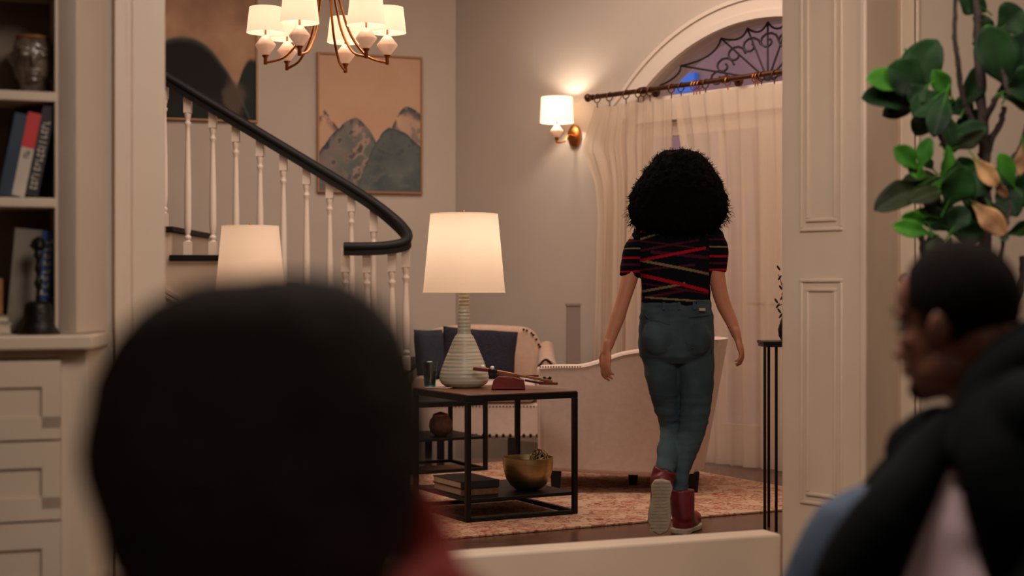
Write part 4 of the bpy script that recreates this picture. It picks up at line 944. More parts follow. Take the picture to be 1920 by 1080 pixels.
RA = [(1340, 450, 7.0), (1344, 480, 7.0), (1343, 508, 7.0), (1349, 545, 7.0), (1358, 574, 7.0), (1371, 602, 6.99), (1380, 626, 6.98)]
q.tube(spline([w(*p) for p in LA], 3), [.046, .045, .044, .042, .041, .040, .0385, .037, .035, .033, .032, .032, .033, .032, .030, .028, .026, .024, .023], 16, round_=True)
q.tube(spline([w(*p) for p in RA], 3), [.046, .045, .044, .042, .041, .040, .0385, .038, .037, .036, .035, .034, .034, .032, .030, .028, .026, .024, .023], 16, round_=True)
add_hand(q, w(1138, 655, 6.935), V((-.10, -.06, -1)), V((.75, .45, 0)), V((-.4, .9, 0)), .92, .28)
add_hand(q, w(1382, 631, 6.975), V((.30, .05, -1)), V((-.8, .3, -.25)), V((.5, .8, 0)), .90, .34)
LL = [(1237, 655, 7.0), (1242, 700, 7.02), (1251, 755, 7.07), (1261, 802, 7.11), (1258, 835, 7.02), (1250, 868, 6.92), (1246, 890, 6.86)]
RL = [(1301, 655, 7.0), (1305, 700, 7.0), (1305, 750, 7.0), (1299, 800, 7.0), (1285, 845, 6.98), (1276, 885, 6.96), (1276, 930, 6.95)]
for pts in (LL, RL): q.tube(spline([w(*p) for p in pts], 3), [a-.012 for a in (.088, .086, .083, .080, .077, .073, .068, .064, .059, .056, .055, .055, .055, .054, .050, .046, .042, .039, .037)], 16, round_=True)
q.tube([w(1276, 925, 6.95), w(1277, 975, 6.95), w(1290, 988, 7.02)], [.028, .027, .025], 12, round_=True)
q.tube([w(1246, 888, 6.86), w(1243, 915, 6.82), w(1238, 960, 6.84)], [.027, .027, .024], 12, round_=True)
q.blob('body', 'skin', wom, .0052, 3)
# knitted top, printed stripes as vertex colours
NV = lin((13, 13, 20)); RD = lin((160, 22, 38)); OL = lin((122, 108, 74)); PU = lin((70, 22, 38))
strp = [(RD, 1203, 1312, 488, 467, 2.6), (RD, 1209, 1336, 518, 549, 3.2), (OL, 1205, 1320, 490, 513, 2.4), (OL, 1200, 1272, 547, 533, 2.2), (OL, 1183, 1226, 454, 441, 2.0), (PU, 1225, 1325, 474, 484, 3.0), (PU, 1195, 1330, 452, 470, 1.6), (RD, 1290, 1325, 428, 440, 2.2), (PU, 1205, 1330, 532, 552, 1.6), (PU, 1200, 1300, 470, 452, 2.2), (OL, 1215, 1335, 558, 566, 1.6), (RD, 1190, 1260, 436, 431, 2.0), (PU, 1200, 1290, 506, 498, 2.0), (PU, 1205, 1275, 558, 545, 2.4)]
slv = [(RD, 483, 2.2), (RD, 509, 1.8), (OL, 466, 1.2), (PU, 496, 1.8), (PU, 452, 1.6)]
def knitcol(c):
    px = 960+c.x/c.y*F; py = 540-(c.z-H)/c.y*F
    px = 960+c.x/DW*F; py = 540-(c.z-H)/DW*F
    if px < 1199 or px > 1326:
        sh = 0 if px < 1199 else -3
        col = NV
        sl = -.06 if px < 1250 else .05
        for cl, y, hw in slv:
            if abs(py-(y+sh+sl*(px-1260)*.1)) < hw: return cl
        return col
    for cl, xa, xb_, ya, yb, hw in strp:
        if xa-8 <= px <= xb_+8:
            y = ya+(yb-ya)*(px-xa)/(xb_-xa)
            if abs(py-y) < hw: return cl
    return NV
q = MB()
q.loft([ringe(w(1272, 427), .060, .055), ringe(w(1271, 434), .115, .075), ringe(w(1270, 443), .165, .09), ringe(w(1270, 458), .182, .105), ringe(w(1269, 480), .176, .118), ringe(w(1268, 505), .165, .122), ringe(w(1267, 530), .156, .118), ringe(w(1267, 552), .155, .116), ringe(w(1267, 566), .158, .119), ringe(w(1267, 574), .153, .115), ringe(w(1267, 577), .13, .10)])
q.tube(spline([w(1205, 447), w(1189, 470), w(1184, 495), w(1182, 517)], 4), .0475, 18, round_=False); q.tube(spline([w(1338, 444), w(1346, 465), w(1346, 485), w(1343, 506)], 4), .0465, 18)
q.tube([w(1183, 509), w(1181.5, 519)], .0455, 18); q.tube([w(1344, 498), w(1342.5, 508)], .0445, 18)
q.ell(w(1203, 450), .052, seg=16); q.ell(w(1338, 447), .052, seg=16)
def fold(c):
    return .0035*noise.noise(V((c.x*9+c.z*6, c.y*9, c.z*26)))*(1+2*max(0, 1.12-c.z)*4)
q.blob('knitted_top', 'knit', wom, .0034, 4, disp=fold, col=knitcol)
# jeans
q = MB()
q.loft([ringe(w(1268, 561), .158, .112, sq=2.2), ringe(w(1268, 575), .160, .118, sq=2.2), ringe(w(1268, 600), .168, .128, sq=2.2), ringe(w(1268, 630), .172, .134, sq=2.3), ringe(w(1268, 650), .173, .134, sq=2.3), ringe(w(1268, 668), .165, .118), ringe(w(1268, 680), .13, .08)])
q.ell(w(1236, 632, 6.92), (.078, .075, .088), seg=18); q.ell(w(1302, 634, 6.92), (.078, .075, .088), seg=18)
for pts, ra in ((LL, (.090, .086, .082, .079, .076, .072, .067, .062, .058, .056, .056, .056, .056, .055, .051, .047, .044, .041, .040)), (RL, (.090, .089, .086, .083, .080, .076, .072, .069, .066, .064, .062, .059, .056, .052, .047, .043, .038, .035, .034))):
    q.tube(spline([w(*p) for p in pts], 3), ra, 20)
jf = lambda c: .004*noise.noise(V((c.x*10, c.y*10, c.z*22)))+(.005*noise.noise(V((c.x*14, c.y*8, c.z*48))) if c.z < .62 or .95 < c.z else 0)
q.blob('jeans', 'denim', wom, .0055, 3, disp=jf)
def yb(x): return 7.0-.132
q = MB()
for a, b in (((1285, 592), (1328, 588)), ((1288, 650), (1325, 647)), ((1215, 598), (1250, 604)), ((1207, 590), (1212, 596))):
    pts = []
    for i in range(9):
        t = i/8; x = a[0]+(b[0]-a[0])*t; y = a[1]+(b[1]-a[1])*t; X_ = (x-960)*k; cx = (1268-960)*k; rr_ = .170; u_ = min(abs(X_-cx)/rr_, .99); pts.append(V((X_, DW-.137*(1-u_**2.3)**(1/2.3)-.012*(1 if y > 600 else 0)-.003, H-(y-540)*k)))
    q.tube(pts, .0022, 5)
o = q.build('pocket_stitching', 'denim2', wom); o['kind'] = 'stuff'
q = MB(); q.box((1304-960)*k, (1316-960)*k, 6.868, 6.876, H-(582-540)*k, H-(577-540)*k); q.build('waist_label', 'sole', wom, bevel=.001)
q = MB(); 
for i, x in enumerate((1240, 1268, 1296)): X_ = (x-960)*k; u_ = abs(X_-(1268-960)*k)/.16; y_ = DW-.118*(1-u_**2)**.5-.006; q.box(X_-.006, X_+.006, y_-.004, y_+.004, H-(580-540)*k, H-(566-540)*k)
q.kind = 1; o = q.build('belt_loops', 'denim2', wom); o['kind'] = 'stuff'
# boots
zg = .0
q = MB(); B0 = w(1278, 930, 6.95); xh = (1279-960)/F*6.95
q.loft([ringe((xh, 6.95, .195), .056, .056), ringe((xh, 6.95, .15), .056, .060), ringe((xh+.002, 6.955, .10), .054, .068), ringe((xh+.006, 6.965, .07), .052, .080), ringe((xh+.02, 7.00, .045), .050, .105, rot=-.30), ringe((xh+.03, 7.015, .026), .050, .120, rot=-.38)])
q.tube([(xh, 6.94, .045), (xh+.035, 7.03, .05), (xh+.072, 7.11, .042)], [.046, .044, .036], 16, round_=True)
q.ell((xh+.055, 7.07, .05), (.044, .06, .028), Matrix.Rotation(-.42, 3, 'Z')); q.blob('boot', 'boot', wom, .005, 3, label='red boot on the standing foot')
q = MB(); sole = [(0, -.062), (.030, -.056), (.042, -.03), (.036, .02), (.044, .08), (.048, .13), (.036, .17), (.008, .188), (-.022, .175), (-.042, .13), (-.042, .08), (-.034, .02), (-.040, -.03), (-.028, -.056)]
rot = Matrix.Rotation(-.40, 3, 'Z'); q.prism([(lambda p: (p.x, p.y))(V((xh, 6.945, 0))+rot @ V((a*1.18, b, 0))) for a, b in sole], .002, .026); q.build('boot_sole', 'sole', wom, bevel=.005)
q = MB()
for i in range(5): zz = .075+.022*i; q.tube([(xh-.02, 7.008-.012*i, zz+.008), (xh, 7.018-.012*i, zz+.010), (xh+.022, 7.014-.012*i, zz+.008)], .0025, 6)
q.build('laces', 'dark_wood', wom)
# trailing boot: toe on the floor, sole towards the camera
def fp(u_, v_, t_):     # u across, v from toe (0) to heel (.26), t thickness away from the sole face
    ax = V((.07, -.13, .985)).normalized(); nn = V((.10, .985, .13)).normalized(); sx_ = ax.cross(nn).normalized(); o_ = V(((1233-960)/F*6.80, 6.805, .012)); return o_+sx_*(-u_)+ax*v_+nn*t_
sole2 = [(a*1.15, (b+.062)) for a, b in [(x_, .126-y_) for x_, y_ in sole]]
q = MB(); P0_ = [fp(a, b, 0) for a, b in sole2]; q.extr(P0_, fp(0, 0, 0)-fp(0, 0, 0), fp(0, 0, .028)-fp(0, 0, 0)); q.build('boot_sole', 'sole', wom, bevel=.006)
q = MB()
for i in range(15):
    v_ = .018+.0155*i; hw = .030 if i in (6, 7, 8, 9) else .036; 
    for sg in (-1, 1): q.extr([fp(sg*.003, v_, -.003), fp(sg*hw, v_+.004*sg, -.003), fp(sg*hw, v_+.009+.004*sg, -.003), fp(sg*.003, v_+.009, -.003)], (0, 0, 0), fp(0, 0, .006)-fp(0, 0, 0))
o = q.build('sole_treads', 'sole', wom); o['kind'] = 'stuff'
q = MB(); q.tube([fp(0, .035, .060), fp(0, .10, .062), fp(.0, .19, .068), fp(0, .225, .072)], [.034, .044, .046, .046], 18, round_=True, fl=.9, up=fp(0, 0, 1)-fp(0, 0, 0))
q.tube([fp(0, .03, .045), fp(0, .14, .045), fp(0, .23, .045)], [.034, .042, .040], 16, round_=True, fl=.7, up=fp(0, 0, 1)-fp(0, 0, 0))
q.tube([fp(0, .215, .07), fp(0, .225, .10), w(1248, 880, 6.87)], [.050, .053, .054], 18, round_=False)
q.blob('boot', 'boot', wom, .005, 3, label='red boot on the lifted trailing foot')
# hair: displaced volume plus frizzy curls
prof = [(281, 8), (284, 26), (290, 40), (300, 50), (315, 62), (335, 75), (355, 86), (375, 92), (395, 93), (412, 88), (426, 78), (436, 62), (444, 40)]
rings = []
for y, hw in prof:
    cx = 1272+(2 if y < 340 else 0)-(0 if y < 400 else 2); b_ = min(hw*k, .20)*.92; rings.append(ringe(w(cx, y, DW+.01), hw*k, b_, 32))
def frizz(c):
    n = noise.fractal(c*34, 1, 2, 3)*.008; low = max(0, 1.42-c.z)*.14; return n+low*noise.noise(V((c.x*45, c.y*45, c.z*8)))
q = MB(); q.loft(rings); hairo = q.blob('hair', 'hair', wom, .007, 2, disp=frizz)
rr = random.Random(5); q = MB(); vs = hairo.data.vertices; cx0 = V((w(1272, 370).x, 7.01, w(1272, 365).z)); n_ = len(vs); cnt = 0
while cnt < 2300:
    v = vs[rr.randrange(n_)]; p = v.co+ORG[hairo.name]; n1 = v.normal
    if n1.z < -.55 and rr.random() < .5: pass
    cnt += 1
    L = rr.uniform(.014, .036)*(1.35 if p.z < 1.46 else .75); dirn = (n1*.8+V((0, 0, -.45 if p.z < 1.6 else -.1))+V((rr.uniform(-1, 1), rr.uniform(-1, 1), rr.uniform(-1, 1)))*.45).normalized(); sd = dirn.cross(V((rr.random(), rr.random(), rr.random()))).normalized(); s2 = dirn.cross(sd); f0 = rr.uniform(0, 6); am = rr.uniform(.0018, .004)
    pts = [p-n1*.004+dirn*L*i/5+(sd*math.sin(f0+i*1.7)+s2*math.cos(f0+i*1.7))*am*(i/5+.3) for i in range(6)]
    q.tube(pts, [.0014, .0014, .0013, .0011, .0009, .0005], 3, caps=False)
o = q.build('frizz', 'hair', hairo, sharp=False); o['kind'] = 'stuff'

# ---------------------------------------------------------------- seated man, right foreground
DM = 2.45
m_ = lambda x, y, d=DM: W(x, y, d)
man = thing('person', 'person in black jacket seated at right, head turned away to the left', 'person', (.80, 2.5, 0))
HM = m_(1792, 612, 2.47); yaw = math.atan2(.64, -.77); RM = Matrix.Rotation(yaw, 3, 'Z') @ Matrix.Rotation(.10, 3, 'Y'); sm_ = .96
q = MB(); add_head(q, HM, RM, sm_, neck=m_(1855, 770, 2.50))
q.ell(HM+RM @ V((-.058, 0, -.035)), (.042, .052, .055), RM, 16, 10)     # nape
q.tube([HM+RM @ V((-.045, 0, -.03)), m_(1840, 720, 2.50), m_(1870, 800, 2.52)], [.060, .056, .056], 18, round_=True)
q.tube(spline([m_(1880, 810, 2.52), m_(1860, 930, 2.50), m_(1850, 1080, 2.47), V((.80, 2.50, .52))], 4), [.05, .055, .06, .07, .08, .09, .11, .14, .14, .145, .15, .15, .15], 22, round_=True)
arms = {'near': [m_(1935, 800, 2.32), m_(1990, 960, 2.26), m_(1960, 1130, 2.20), m_(1830, 1215, 2.20), m_(1760, 1240, 2.22)], 'far': [m_(1785, 850, 2.64), m_(1705, 910, 2.66), m_(1640, 990, 2.66), m_(1560, 1110, 2.56), m_(1530, 1180, 2.48)]}
for a_ in arms.values(): q.tube(spline(a_, 4), [.050+(.026-.050)*i/16 for i in range(17)], 16, round_=True)
add_hand(q, arms['near'][-1], V((-1, .1, -.35)), V((0, .1, -1)), V((0, 1, 0)), .98, .30)
add_hand(q, arms['far'][-1], V((-.6, -.5, -.6)), V((.2, 0, -1)), V((0, -1, 0)), .98, .30)
legM = [[V((.78, 2.42, .50)), V((.68, 2.54, .62)), V((.595, 2.60, .690)), V((.52, 2.60, .58)), V((.44, 2.62, .34)), V((.40, 2.62, .16))], [V((.78, 2.34, .50)), V((.58, 2.26, .52)), V((.38, 2.22, .52)), V((.37, 2.22, .42)), V((.40, 2.24, .20)), V((.41, 2.25, .08))]]
for l in legM: q.tube(spline(l, 4), [max(.05, .072-.0016*i) for i in range(21)], 16, round_=True)
for l in legM: q.tube([l[-1], l[-1]+V((-.16, -.01, -.045 if l[-1].z < .1 else -.03))], [.04, .034], 14, round_=True)
q.blob('body', 'skin2', man, .0045, 4)
head_details(man, HM, RM, sm_)
# cropped hair as a fitted shell
def shell(O, R, s, c, r, keep, nm, m, parent, th=.004, n=(48, 32), dsp=0):
    q = MB(); vs = []; fs = []; idx = {}
    for i in range(n[1]+1):
        for j in range(n[0]):
            a = math.pi*i/n[1]; b = 2*math.pi*j/n[0]; l = V((c[0]+r[0]*math.sin(a)*math.cos(b), c[1]+r[1]*math.sin(a)*math.sin(b), c[2]+r[2]*math.cos(a))); vs.append(l)
    for i in range(n[1]):
        for j in range(n[0]):
            f = [i*n[0]+j, i*n[0]+(j+1) % n[0], (i+1)*n[0]+(j+1) % n[0], (i+1)*n[0]+j]
            if all(keep(vs[x]) for x in f): fs.append(f)
    used = sorted({x for f in fs for x in f}); mp = {x: i for i, x in enumerate(used)}
    q.add([V(O)+R @ (vs[x]*s) for x in used], [[mp[x] for x in f] for f in fs], True)
    o = q.build(nm, m, parent, sharp=False); sd = o.modifiers.new('t', 'SOLIDIFY'); sd.thickness = th; sd.offset = -1; return o
shell(HM, RM, sm_, (-.012, 0, .042), (.1015, .081, .1025), lambda p: (p.z > .052 if p.x > .055 else (p.z > .03 if p.x > .03 else (p.z > -.005-.9*max(0, .01-p.x) and p.z > -.066))), 'cropped_hair', 'hair2', man)
q = MB(); q.ell(HM+RM @ (V((.066, 0, -.100))*sm_), [.026*sm_, .030*sm_, .022*sm_], RM, 16, 10); q.ell(HM+RM @ (V((.094, 0, -.050))*sm_), [.007*sm_, .022*sm_, .004*sm_], RM, 12, 8); q.build('beard', 'hair2', man)
# shirt
q = MB(); q.tube(spline([m_(1805, 800, 2.44), m_(1795, 870, 2.40), m_(1775, 960, 2.385), m_(1772, 1090, 2.385), V((.76, 2.45, .55))], 4), [.022, .028, .034, .040, .048, .056, .066, .078, .088, .10, .11, .14, .14, .145, .145, .145, .145], 24, round_=True)
q.blob('shirt', 'shirt', man, .006, 4, disp=lambda c: .004*noise.noise(c*16))
for x, y, d_ in ((1762, 937, 2.328), (1752, 1022, 2.293), (1752, 1110, 2.275)):
    q = MB(); c_ = m_(x, y, d_); q.lathe((0, 0, 0), [(.006, -.002), (.007, 0), (.006, .002)], 14); q.v = [V((v.x, v.z, v.y))+c_ for v in q.v]; q.build('button', 'ink', man)
# jacket: back and near side mass, far lapel and sleeve, collar
q = MB()
q.tube(spline([m_(1915, 735, 2.47), m_(1950, 840, 2.45), m_(1965, 960, 2.43), m_(1960, 1100, 2.42), V((.86, 2.50, .50))], 4), [.085, .10, .115, .13, .135, .14, .14, .14, .14, .14, .14, .14, .145, .15, .15, .15, .15], 24, round_=True)
q.tube(spline([m_(1880, 700, 2.40), m_(1858, 790, 2.34), m_(1876, 900, 2.28), m_(1908, 1010, 2.26), m_(1928, 1120, 2.26)], 4), [.030, .036, .042, .048, .052, .056, .058, .06, .06, .06, .06, .06, .06, .06, .06, .06, .06], 16, round_=True)
q.tube(spline(arms['near'][:4], 4), [.075, .074, .073, .071, .070, .068, .066, .064, .061, .058, .056, .054, .052], 20)
q.tube(spline([m_(1775, 775, 2.55), m_(1752, 800, 2.57), m_(1718, 850, 2.60)], 4), [.018, .024, .030, .036, .042, .046, .05, .055, .056], 16, round_=True)
q.tube(spline(arms['far'][:4], 4), [.052, .056, .060, .064, .064, .063, .061, .059, .057, .055, .053, .05, .048], 20)
q.tube(spline([m_(1768, 790, 2.40), m_(1728, 880, 2.34), m_(1655, 985, 2.30), m_(1600, 1090, 2.30)], 4), [.020, .026, .032, .036, .040, .044, .048, .052, .056, .058, .06, .06, .06], 16, round_=True)
q.tube(spline([m_(1728, 840, 2.46), m_(1690, 920, 2.44), m_(1640, 1020, 2.44), m_(1600, 1120, 2.44)], 4), [.030, .034, .038, .042, .046, .05, .05, .05, .05, .05, .05, .05, .05], 16, round_=True)
q.tube(spline([m_(1806, 815, 2.38), m_(1838, 750, 2.37), m_(1890, 690, 2.38), m_(1945, 655, 2.42), m_(2010, 680, 2.46)], 4), [.018, .024, .030, .036, .04, .042, .044, .046, .048, .05, .05, .05, .05, .05, .05, .05, .05], 16, round_=True)
q.tube(spline([m_(1758, 790, 2.52), m_(1800, 800, 2.56), m_(1870, 760, 2.58), m_(1905, 690, 2.50), m_(1880, 690, 2.40)], 4), .030, 14, round_=True)
q.ell(arms['near'][0], .082, seg=18); q.ell(arms['far'][0], .062, seg=18)
q.blob('jacket', 'jacket', man, .006, 5, disp=lambda c: .005*noise.noise(c*11))
q = MB()
for l in legM: q.tube(spline(l, 4), [max(.066, .098-.002*i) for i in range(21)], 20, round_=False); q.ell(l[0], .12, seg=18)
q.blob('jeans', 'denim2', man, .008, 4, disp=lambda c: .004*noise.noise(c*18))
for l in legM:
    f0 = l[-1]; q = MB(); q.tube([f0+V((.01, 0, .0)), f0+V((-.05, 0, -.03)), f0+V((-.17, -.01, -.04 if f0.z < .1 else -.03))], [.052, .048, .042], 16, round_=True); q.blob('shoe', 'dark_wood', man, .006, 3)
bench = thing('upholstered_bench', 'grey brown upholstered bench under the seated man', 'bench', (.95, 2.45, 0))
q = MB(); q.box(.66, 1.25, 2.0, 2.95, .27, .365); q.build('seat_cushion', 'sofa_grey', bench, bevel=.03, seg=3)
q = MB(); q.box(.68, 1.23, 2.02, 2.93, .20, .268); q.build('frame', 'dark_wood', bench, bevel=.005)
for x in (.72, 1.19):
    for y in (2.07, 2.88): q = MB(); q.box(x-.025, x+.025, y-.025, y+.025, 0, .20); q.build('leg', 'dark_wood', bench, bevel=.003)

# ---------------------------------------------------------------- foreground viewer, back of the head
DF = 1.16; f_ = lambda x, y, d=DF: W(x, y, d)
fg = thing('person', 'person seen from behind in the left foreground, dark round hair and red top', 'person', (-.19, 1.2, 0))
HF = f_(490, 800, 1.17); RF = Matrix.Rotation(math.radians(80), 3, 'Z')
q = MB(); add_head(q, HF+V((0, 0, -.02)), RF, .95, neck=f_(490, 1190, 1.15))
q.tube(spline([f_(490, 1190, 1.15), f_(490, 1330, 1.14), V((-.19, 1.12, .62)), V((-.19, 1.10, .46))], 4), [.07, .09, .12, .14, .145, .145, .14, .14, .14, .145, .15, .15, .15], 22, round_=True)
FA = [[V((-.19+sg*.15, 1.13, .775)), V((-.19+sg*.21, 1.13, .66)), V((-.19+sg*.215, 1.17, .54)), V((-.19+sg*.17, 1.32, .50)), V((-.19+sg*.13, 1.40, .50))] for sg in (-1, 1)]
for a_ in FA: q.tube(spline(a_, 4), [.048-.0014*i for i in range(17)], 16, round_=True)
for a_, sg in zip(FA, (-1, 1)): add_hand(q, a_[-1], V((-.1*sg, 1, -.1)), V((0, 0, -1)), V((-sg, .2, 0)), .92, .25)
FL = [[V((-.19+sg*.09, 1.12, .47)), V((-.19+sg*.12, 1.35, .48)), V((-.19+sg*.13, 1.56, .48)), V((-.19+sg*.13, 1.58, .38)), V((-.19+sg*.13, 1.54, .18)), V((-.19+sg*.13, 1.54, .07))] for sg in (-1, 1)]
for l in FL: q.tube(spline(l, 4), [max(.042, .070-.0016*i) for i in range(21)], 16, round_=True); q.tube([l[-1], l[-1]+V((0, .15, -.035))], [.036, .03], 12, round_=True)
q.blob('body', 'skin2', fg, .006, 4); head_details(fg, HF+V((0, 0, -.02)), RF, .95)
hp = [(519, 55), (524, 112), (536, 158), (556, 198), (590, 236), (630, 266), (680, 290), (730, 306), (780, 314), (830, 317), (880, 314), (940, 304), (1000, 286), (1050, 268), (1090, 240), (1115, 190)]
kf = DF/F; rings = []
for y, hw in hp:
    cx = 486+(0 if y > 700 else (700-y)*.02)-(0 if y < 760 else 0)
    c_ = f_(cx, y, DF+.0); rings.append(ringe(c_, hw*kf, max(.02, hw*kf*1.0), 36))
q = MB(); q.loft(rings); q.blob('hair', 'hair3', fg, .007, 2, disp=lambda c: .005*noise.fractal(c*16, 1, 2, 3)+.006*noise.noise(c*7))
q = MB(); q.tube(spline([V((-.19, 1.13, .80)), V((-.19, 1.13, .70)), V((-.19, 1.12, .56)), V((-.19, 1.11, .44))], 4), [.10, .13, .155, .165, .165, .163, .16, .16, .16, .165, .17, .17, .17], 24, round_=True)
for a_ in FA: q.tube(spline(a_[:4], 4), [.066-.001*i for i in range(13)], 18, round_=False); q.ell(a_[0], .07, seg=16)
q.tube(spline([f_(815, 1130, 1.19), f_(808, 1070, 1.20), f_(802, 1000, 1.21), f_(790, 930, 1.22)], 4), [.034, .033, .031, .029, .027, .025, .024, .022, .021, .019, .017, .015, .013], 14, round_=True)   # hood edge
q.tube(spline([f_(805, 1130, 1.19), f_(700, 1220, 1.10), f_(490, 1250, 1.04), f_(290, 1220, 1.10), f_(230, 1160, 1.19)], 4), [.034]*17, 14, round_=True)
q.tube(spline([f_(812, 1120, 1.18), V((0, 1.17, .80)), V((-.04, 1.13, .74))], 4), [.034, .035, .04, .045, .05, .055, .06, .065, .07], 14, round_=True)
q.blob('hooded_top', 'red', fg, .007, 4, disp=lambda c: .004*noise.noise(c*14))
q = MB()
for l in FL: q.tube(spline(l, 4), [max(.058, .088-.002*i) for i in range(21)], 18, round_=False); q.ell(l[0], .115, seg=18)
q.blob('trousers', 'jacket', fg, .009, 4)
for l in FL:
    q = MB(); q.tube([l[-1]+V((0, -.01, .0)), l[-1]+V((0, .05, -.028)), l[-1]+V((0, .165, -.033))], [.048, .045, .036], 16, round_=True); q.blob('shoe', 'dark_wood', fg, .006, 3)
ot = thing('ottoman', 'low grey brown ottoman under the foreground person', 'ottoman', (-.19, 1.08, 0))
q = MB(); q.box(-.50, .12, .78, 1.38, .10, .355); q.build('seat', 'sofa_grey', ot, bevel=.04, seg=3)
for x in (-.45, .07):
    for y in (.83, 1.33): q = MB(); q.box(x-.02, x+.02, y-.02, y+.02, 0, .10); q.build('leg', 'dark_wood', ot, bevel=.003)
# ================================================================ FIDDLE LEAF FIG
DP = 4.55; g = lambda x, y, d=DP: W(x, y, d)
pp = V((g(1845, 0).x, DP, 0)); fig = thing('fiddle_leaf_fig', 'tall fiddle leaf fig with big dark leaves beside the right wall', 'plant', tuple(pp))
q = MB(); q.lathe(pp, [(.15, 0), (.19, .03), (.205, .18), (.20, .33), (.205, .35), (.19, .35), (.18, .30)], 32, caps=True); q.build('pot', 'pot', fig)
q = MB(); q.lathe(pp, [(.178, .29), (.178, .305), (.02, .312)], 28); q.build('soil', 'soil', fig)
def branch(nm, pts, r0, r1):
    P = spline(pts, 5); rr = random.Random(len(pts)+int(pts[0].x*997)); P = [p+V((rr.uniform(-1, 1), rr.uniform(-1, 1), 0))*.0025 for p in P]; n = len(P)
    q = MB(); q.tube(P, [(r0+(r1-r0)*i/(n-1))*(1+.12*math.sin(i*2.3)) for i in range(n)], 9)
    for i in range(2, n-2, 3): q.ell(P[i]+V((rr.uniform(-1, 1), 0, 0))*(r0*.7), (r0*.45, r0*.45, r0*.35), seg=7, rings=5)   # nodes
    q.build(nm, 'bark', fig)
branch('trunk', [V((pp.x, DP, .30)), g(1850, 900), g(1846, 600), g(1847, 440), g(1846, 290), g(1840, 190), g(1834, 110), g(1832, 40), g(1830, -30)], .022, .010)
branch('branch', [g(1792, -10, 4.5), g(1790, 60, 4.5), g(1794, 100, 4.5), g(1799, 150, 4.52), g(1812, 200, 4.53), g(1838, 260)], .006, .010)
branch('branch', [g(1900, 120, 4.5), g(1880, 165, 4.5), g(1862, 195, 4.5), g(1846, 225)], .007, .010)
branch('branch', [g(1884, 200, 4.6), g(1876, 230, 4.6), g(1858, 265, 4.58), g(1848, 305)], .008, .012)
branch('branch', [g(1752, 235, 4.45), g(1768, 265, 4.47), g(1790, 310, 4.5), g(1820, 370, 4.53), g(1846, 430)], .007, .011)
branch('branch', [g(1722, 420, 4.5), g(1730, 455, 4.5), g(1738, 520, 4.5), g(1760, 640, 4.53), g(1848, 820)], .008, .013)
branch('branch', [g(1928, 230, 4.6), g(1912, 280, 4.6), g(1900, 300, 4.6), g(1880, 360, 4.58), g(1850, 430)], .007, .011)
branch('branch', [g(1893, 375, 4.4), g(1890, 410, 4.4), g(1880, 460, 4.42), g(1870, 560, 4.5)], .004, .007)
branch('branch', [g(1918, 480, 4.6), g(1916, 530, 4.6), g(1890, 620, 4.6), g(1850, 760)], .010, .012)
branch('branch', [g(1842, 85, 4.5), g(1862, 118, 4.46), g(1880, 140, 4.44), g(1892, 180, 4.42)], .010, .006)
rl = random.Random(12)
def leaf(b, t, wd, m, d0=0, d1=0, fold=.25, roll=0, curl=.15):
    """b, t: base and tip in the picture; wd: full width in picture pixels; depth offsets d0, d1"""
    B = g(b[0], b[1], DP+d0); T_ = g(t[0], t[1], DP+d1); ax = T_-B; L = ax.length; ax.normalize(); vw = V((0, -1, 0)); sd = ax.cross(vw).normalized(); nn = sd.cross(ax).normalized()
    Rr = Matrix.Rotation(roll, 3, ax); sd = Rr @ sd; nn = Rr @ nn; W_ = 1.22*wd/F*DP/2/max(.5, abs(math.cos(roll)))
    nu, nv = 16, 8; vs = []; fs = []; ph = rl.uniform(0, 6); B = B-ax*L*.04; L *= 1.12
    for i in range(nu+1):
        u = i/nu; sm3 = max(0, min(1, (u-.15)/.4)); sm3 = sm3*sm3*(3-2*sm3)
        prof = max(math.sin(math.pi*min(1, u**1.15)), 0)**.55*(.52+.48*sm3); prof = max(prof, .03)
        c0 = B+ax*L*u+nn*(-curl*L*(u-.5)**2*1.2)
        for j in range(-nv//2, nv//2+1):
            s = j/(nv/2); wv = .12*W_*math.sin(u*11+ph+(1.5 if s > 0 else 0))*abs(s)**1.5*prof
            vs.append(c0+sd*s*W_*prof+nn*(fold*W_*abs(s)*prof+wv-(.02*W_ if j == 0 else 0)))
    k_ = nv+1
    for i in range(nu):
        for j in range(nv): a = i*k_+j; fs.append([a, a+1, a+k_+1, a+k_])
    q = MB(); q.add(vs, fs, True); o = q.build('leaf', m, fig, sharp=False); o.modifiers.new('t', 'SOLIDIFY').thickness = .0012
    q = MB(); q.tube([B-ax*.02, B, B+ax*L*.5+nn*(-.0035)], [.0028, .0026, .0012], 5); q.build('midrib', 'leaf_l', o)
D_, Lt, U_, T2 = 'leaf', 'leaf_l', 'leaf_u', 'leaf_t'
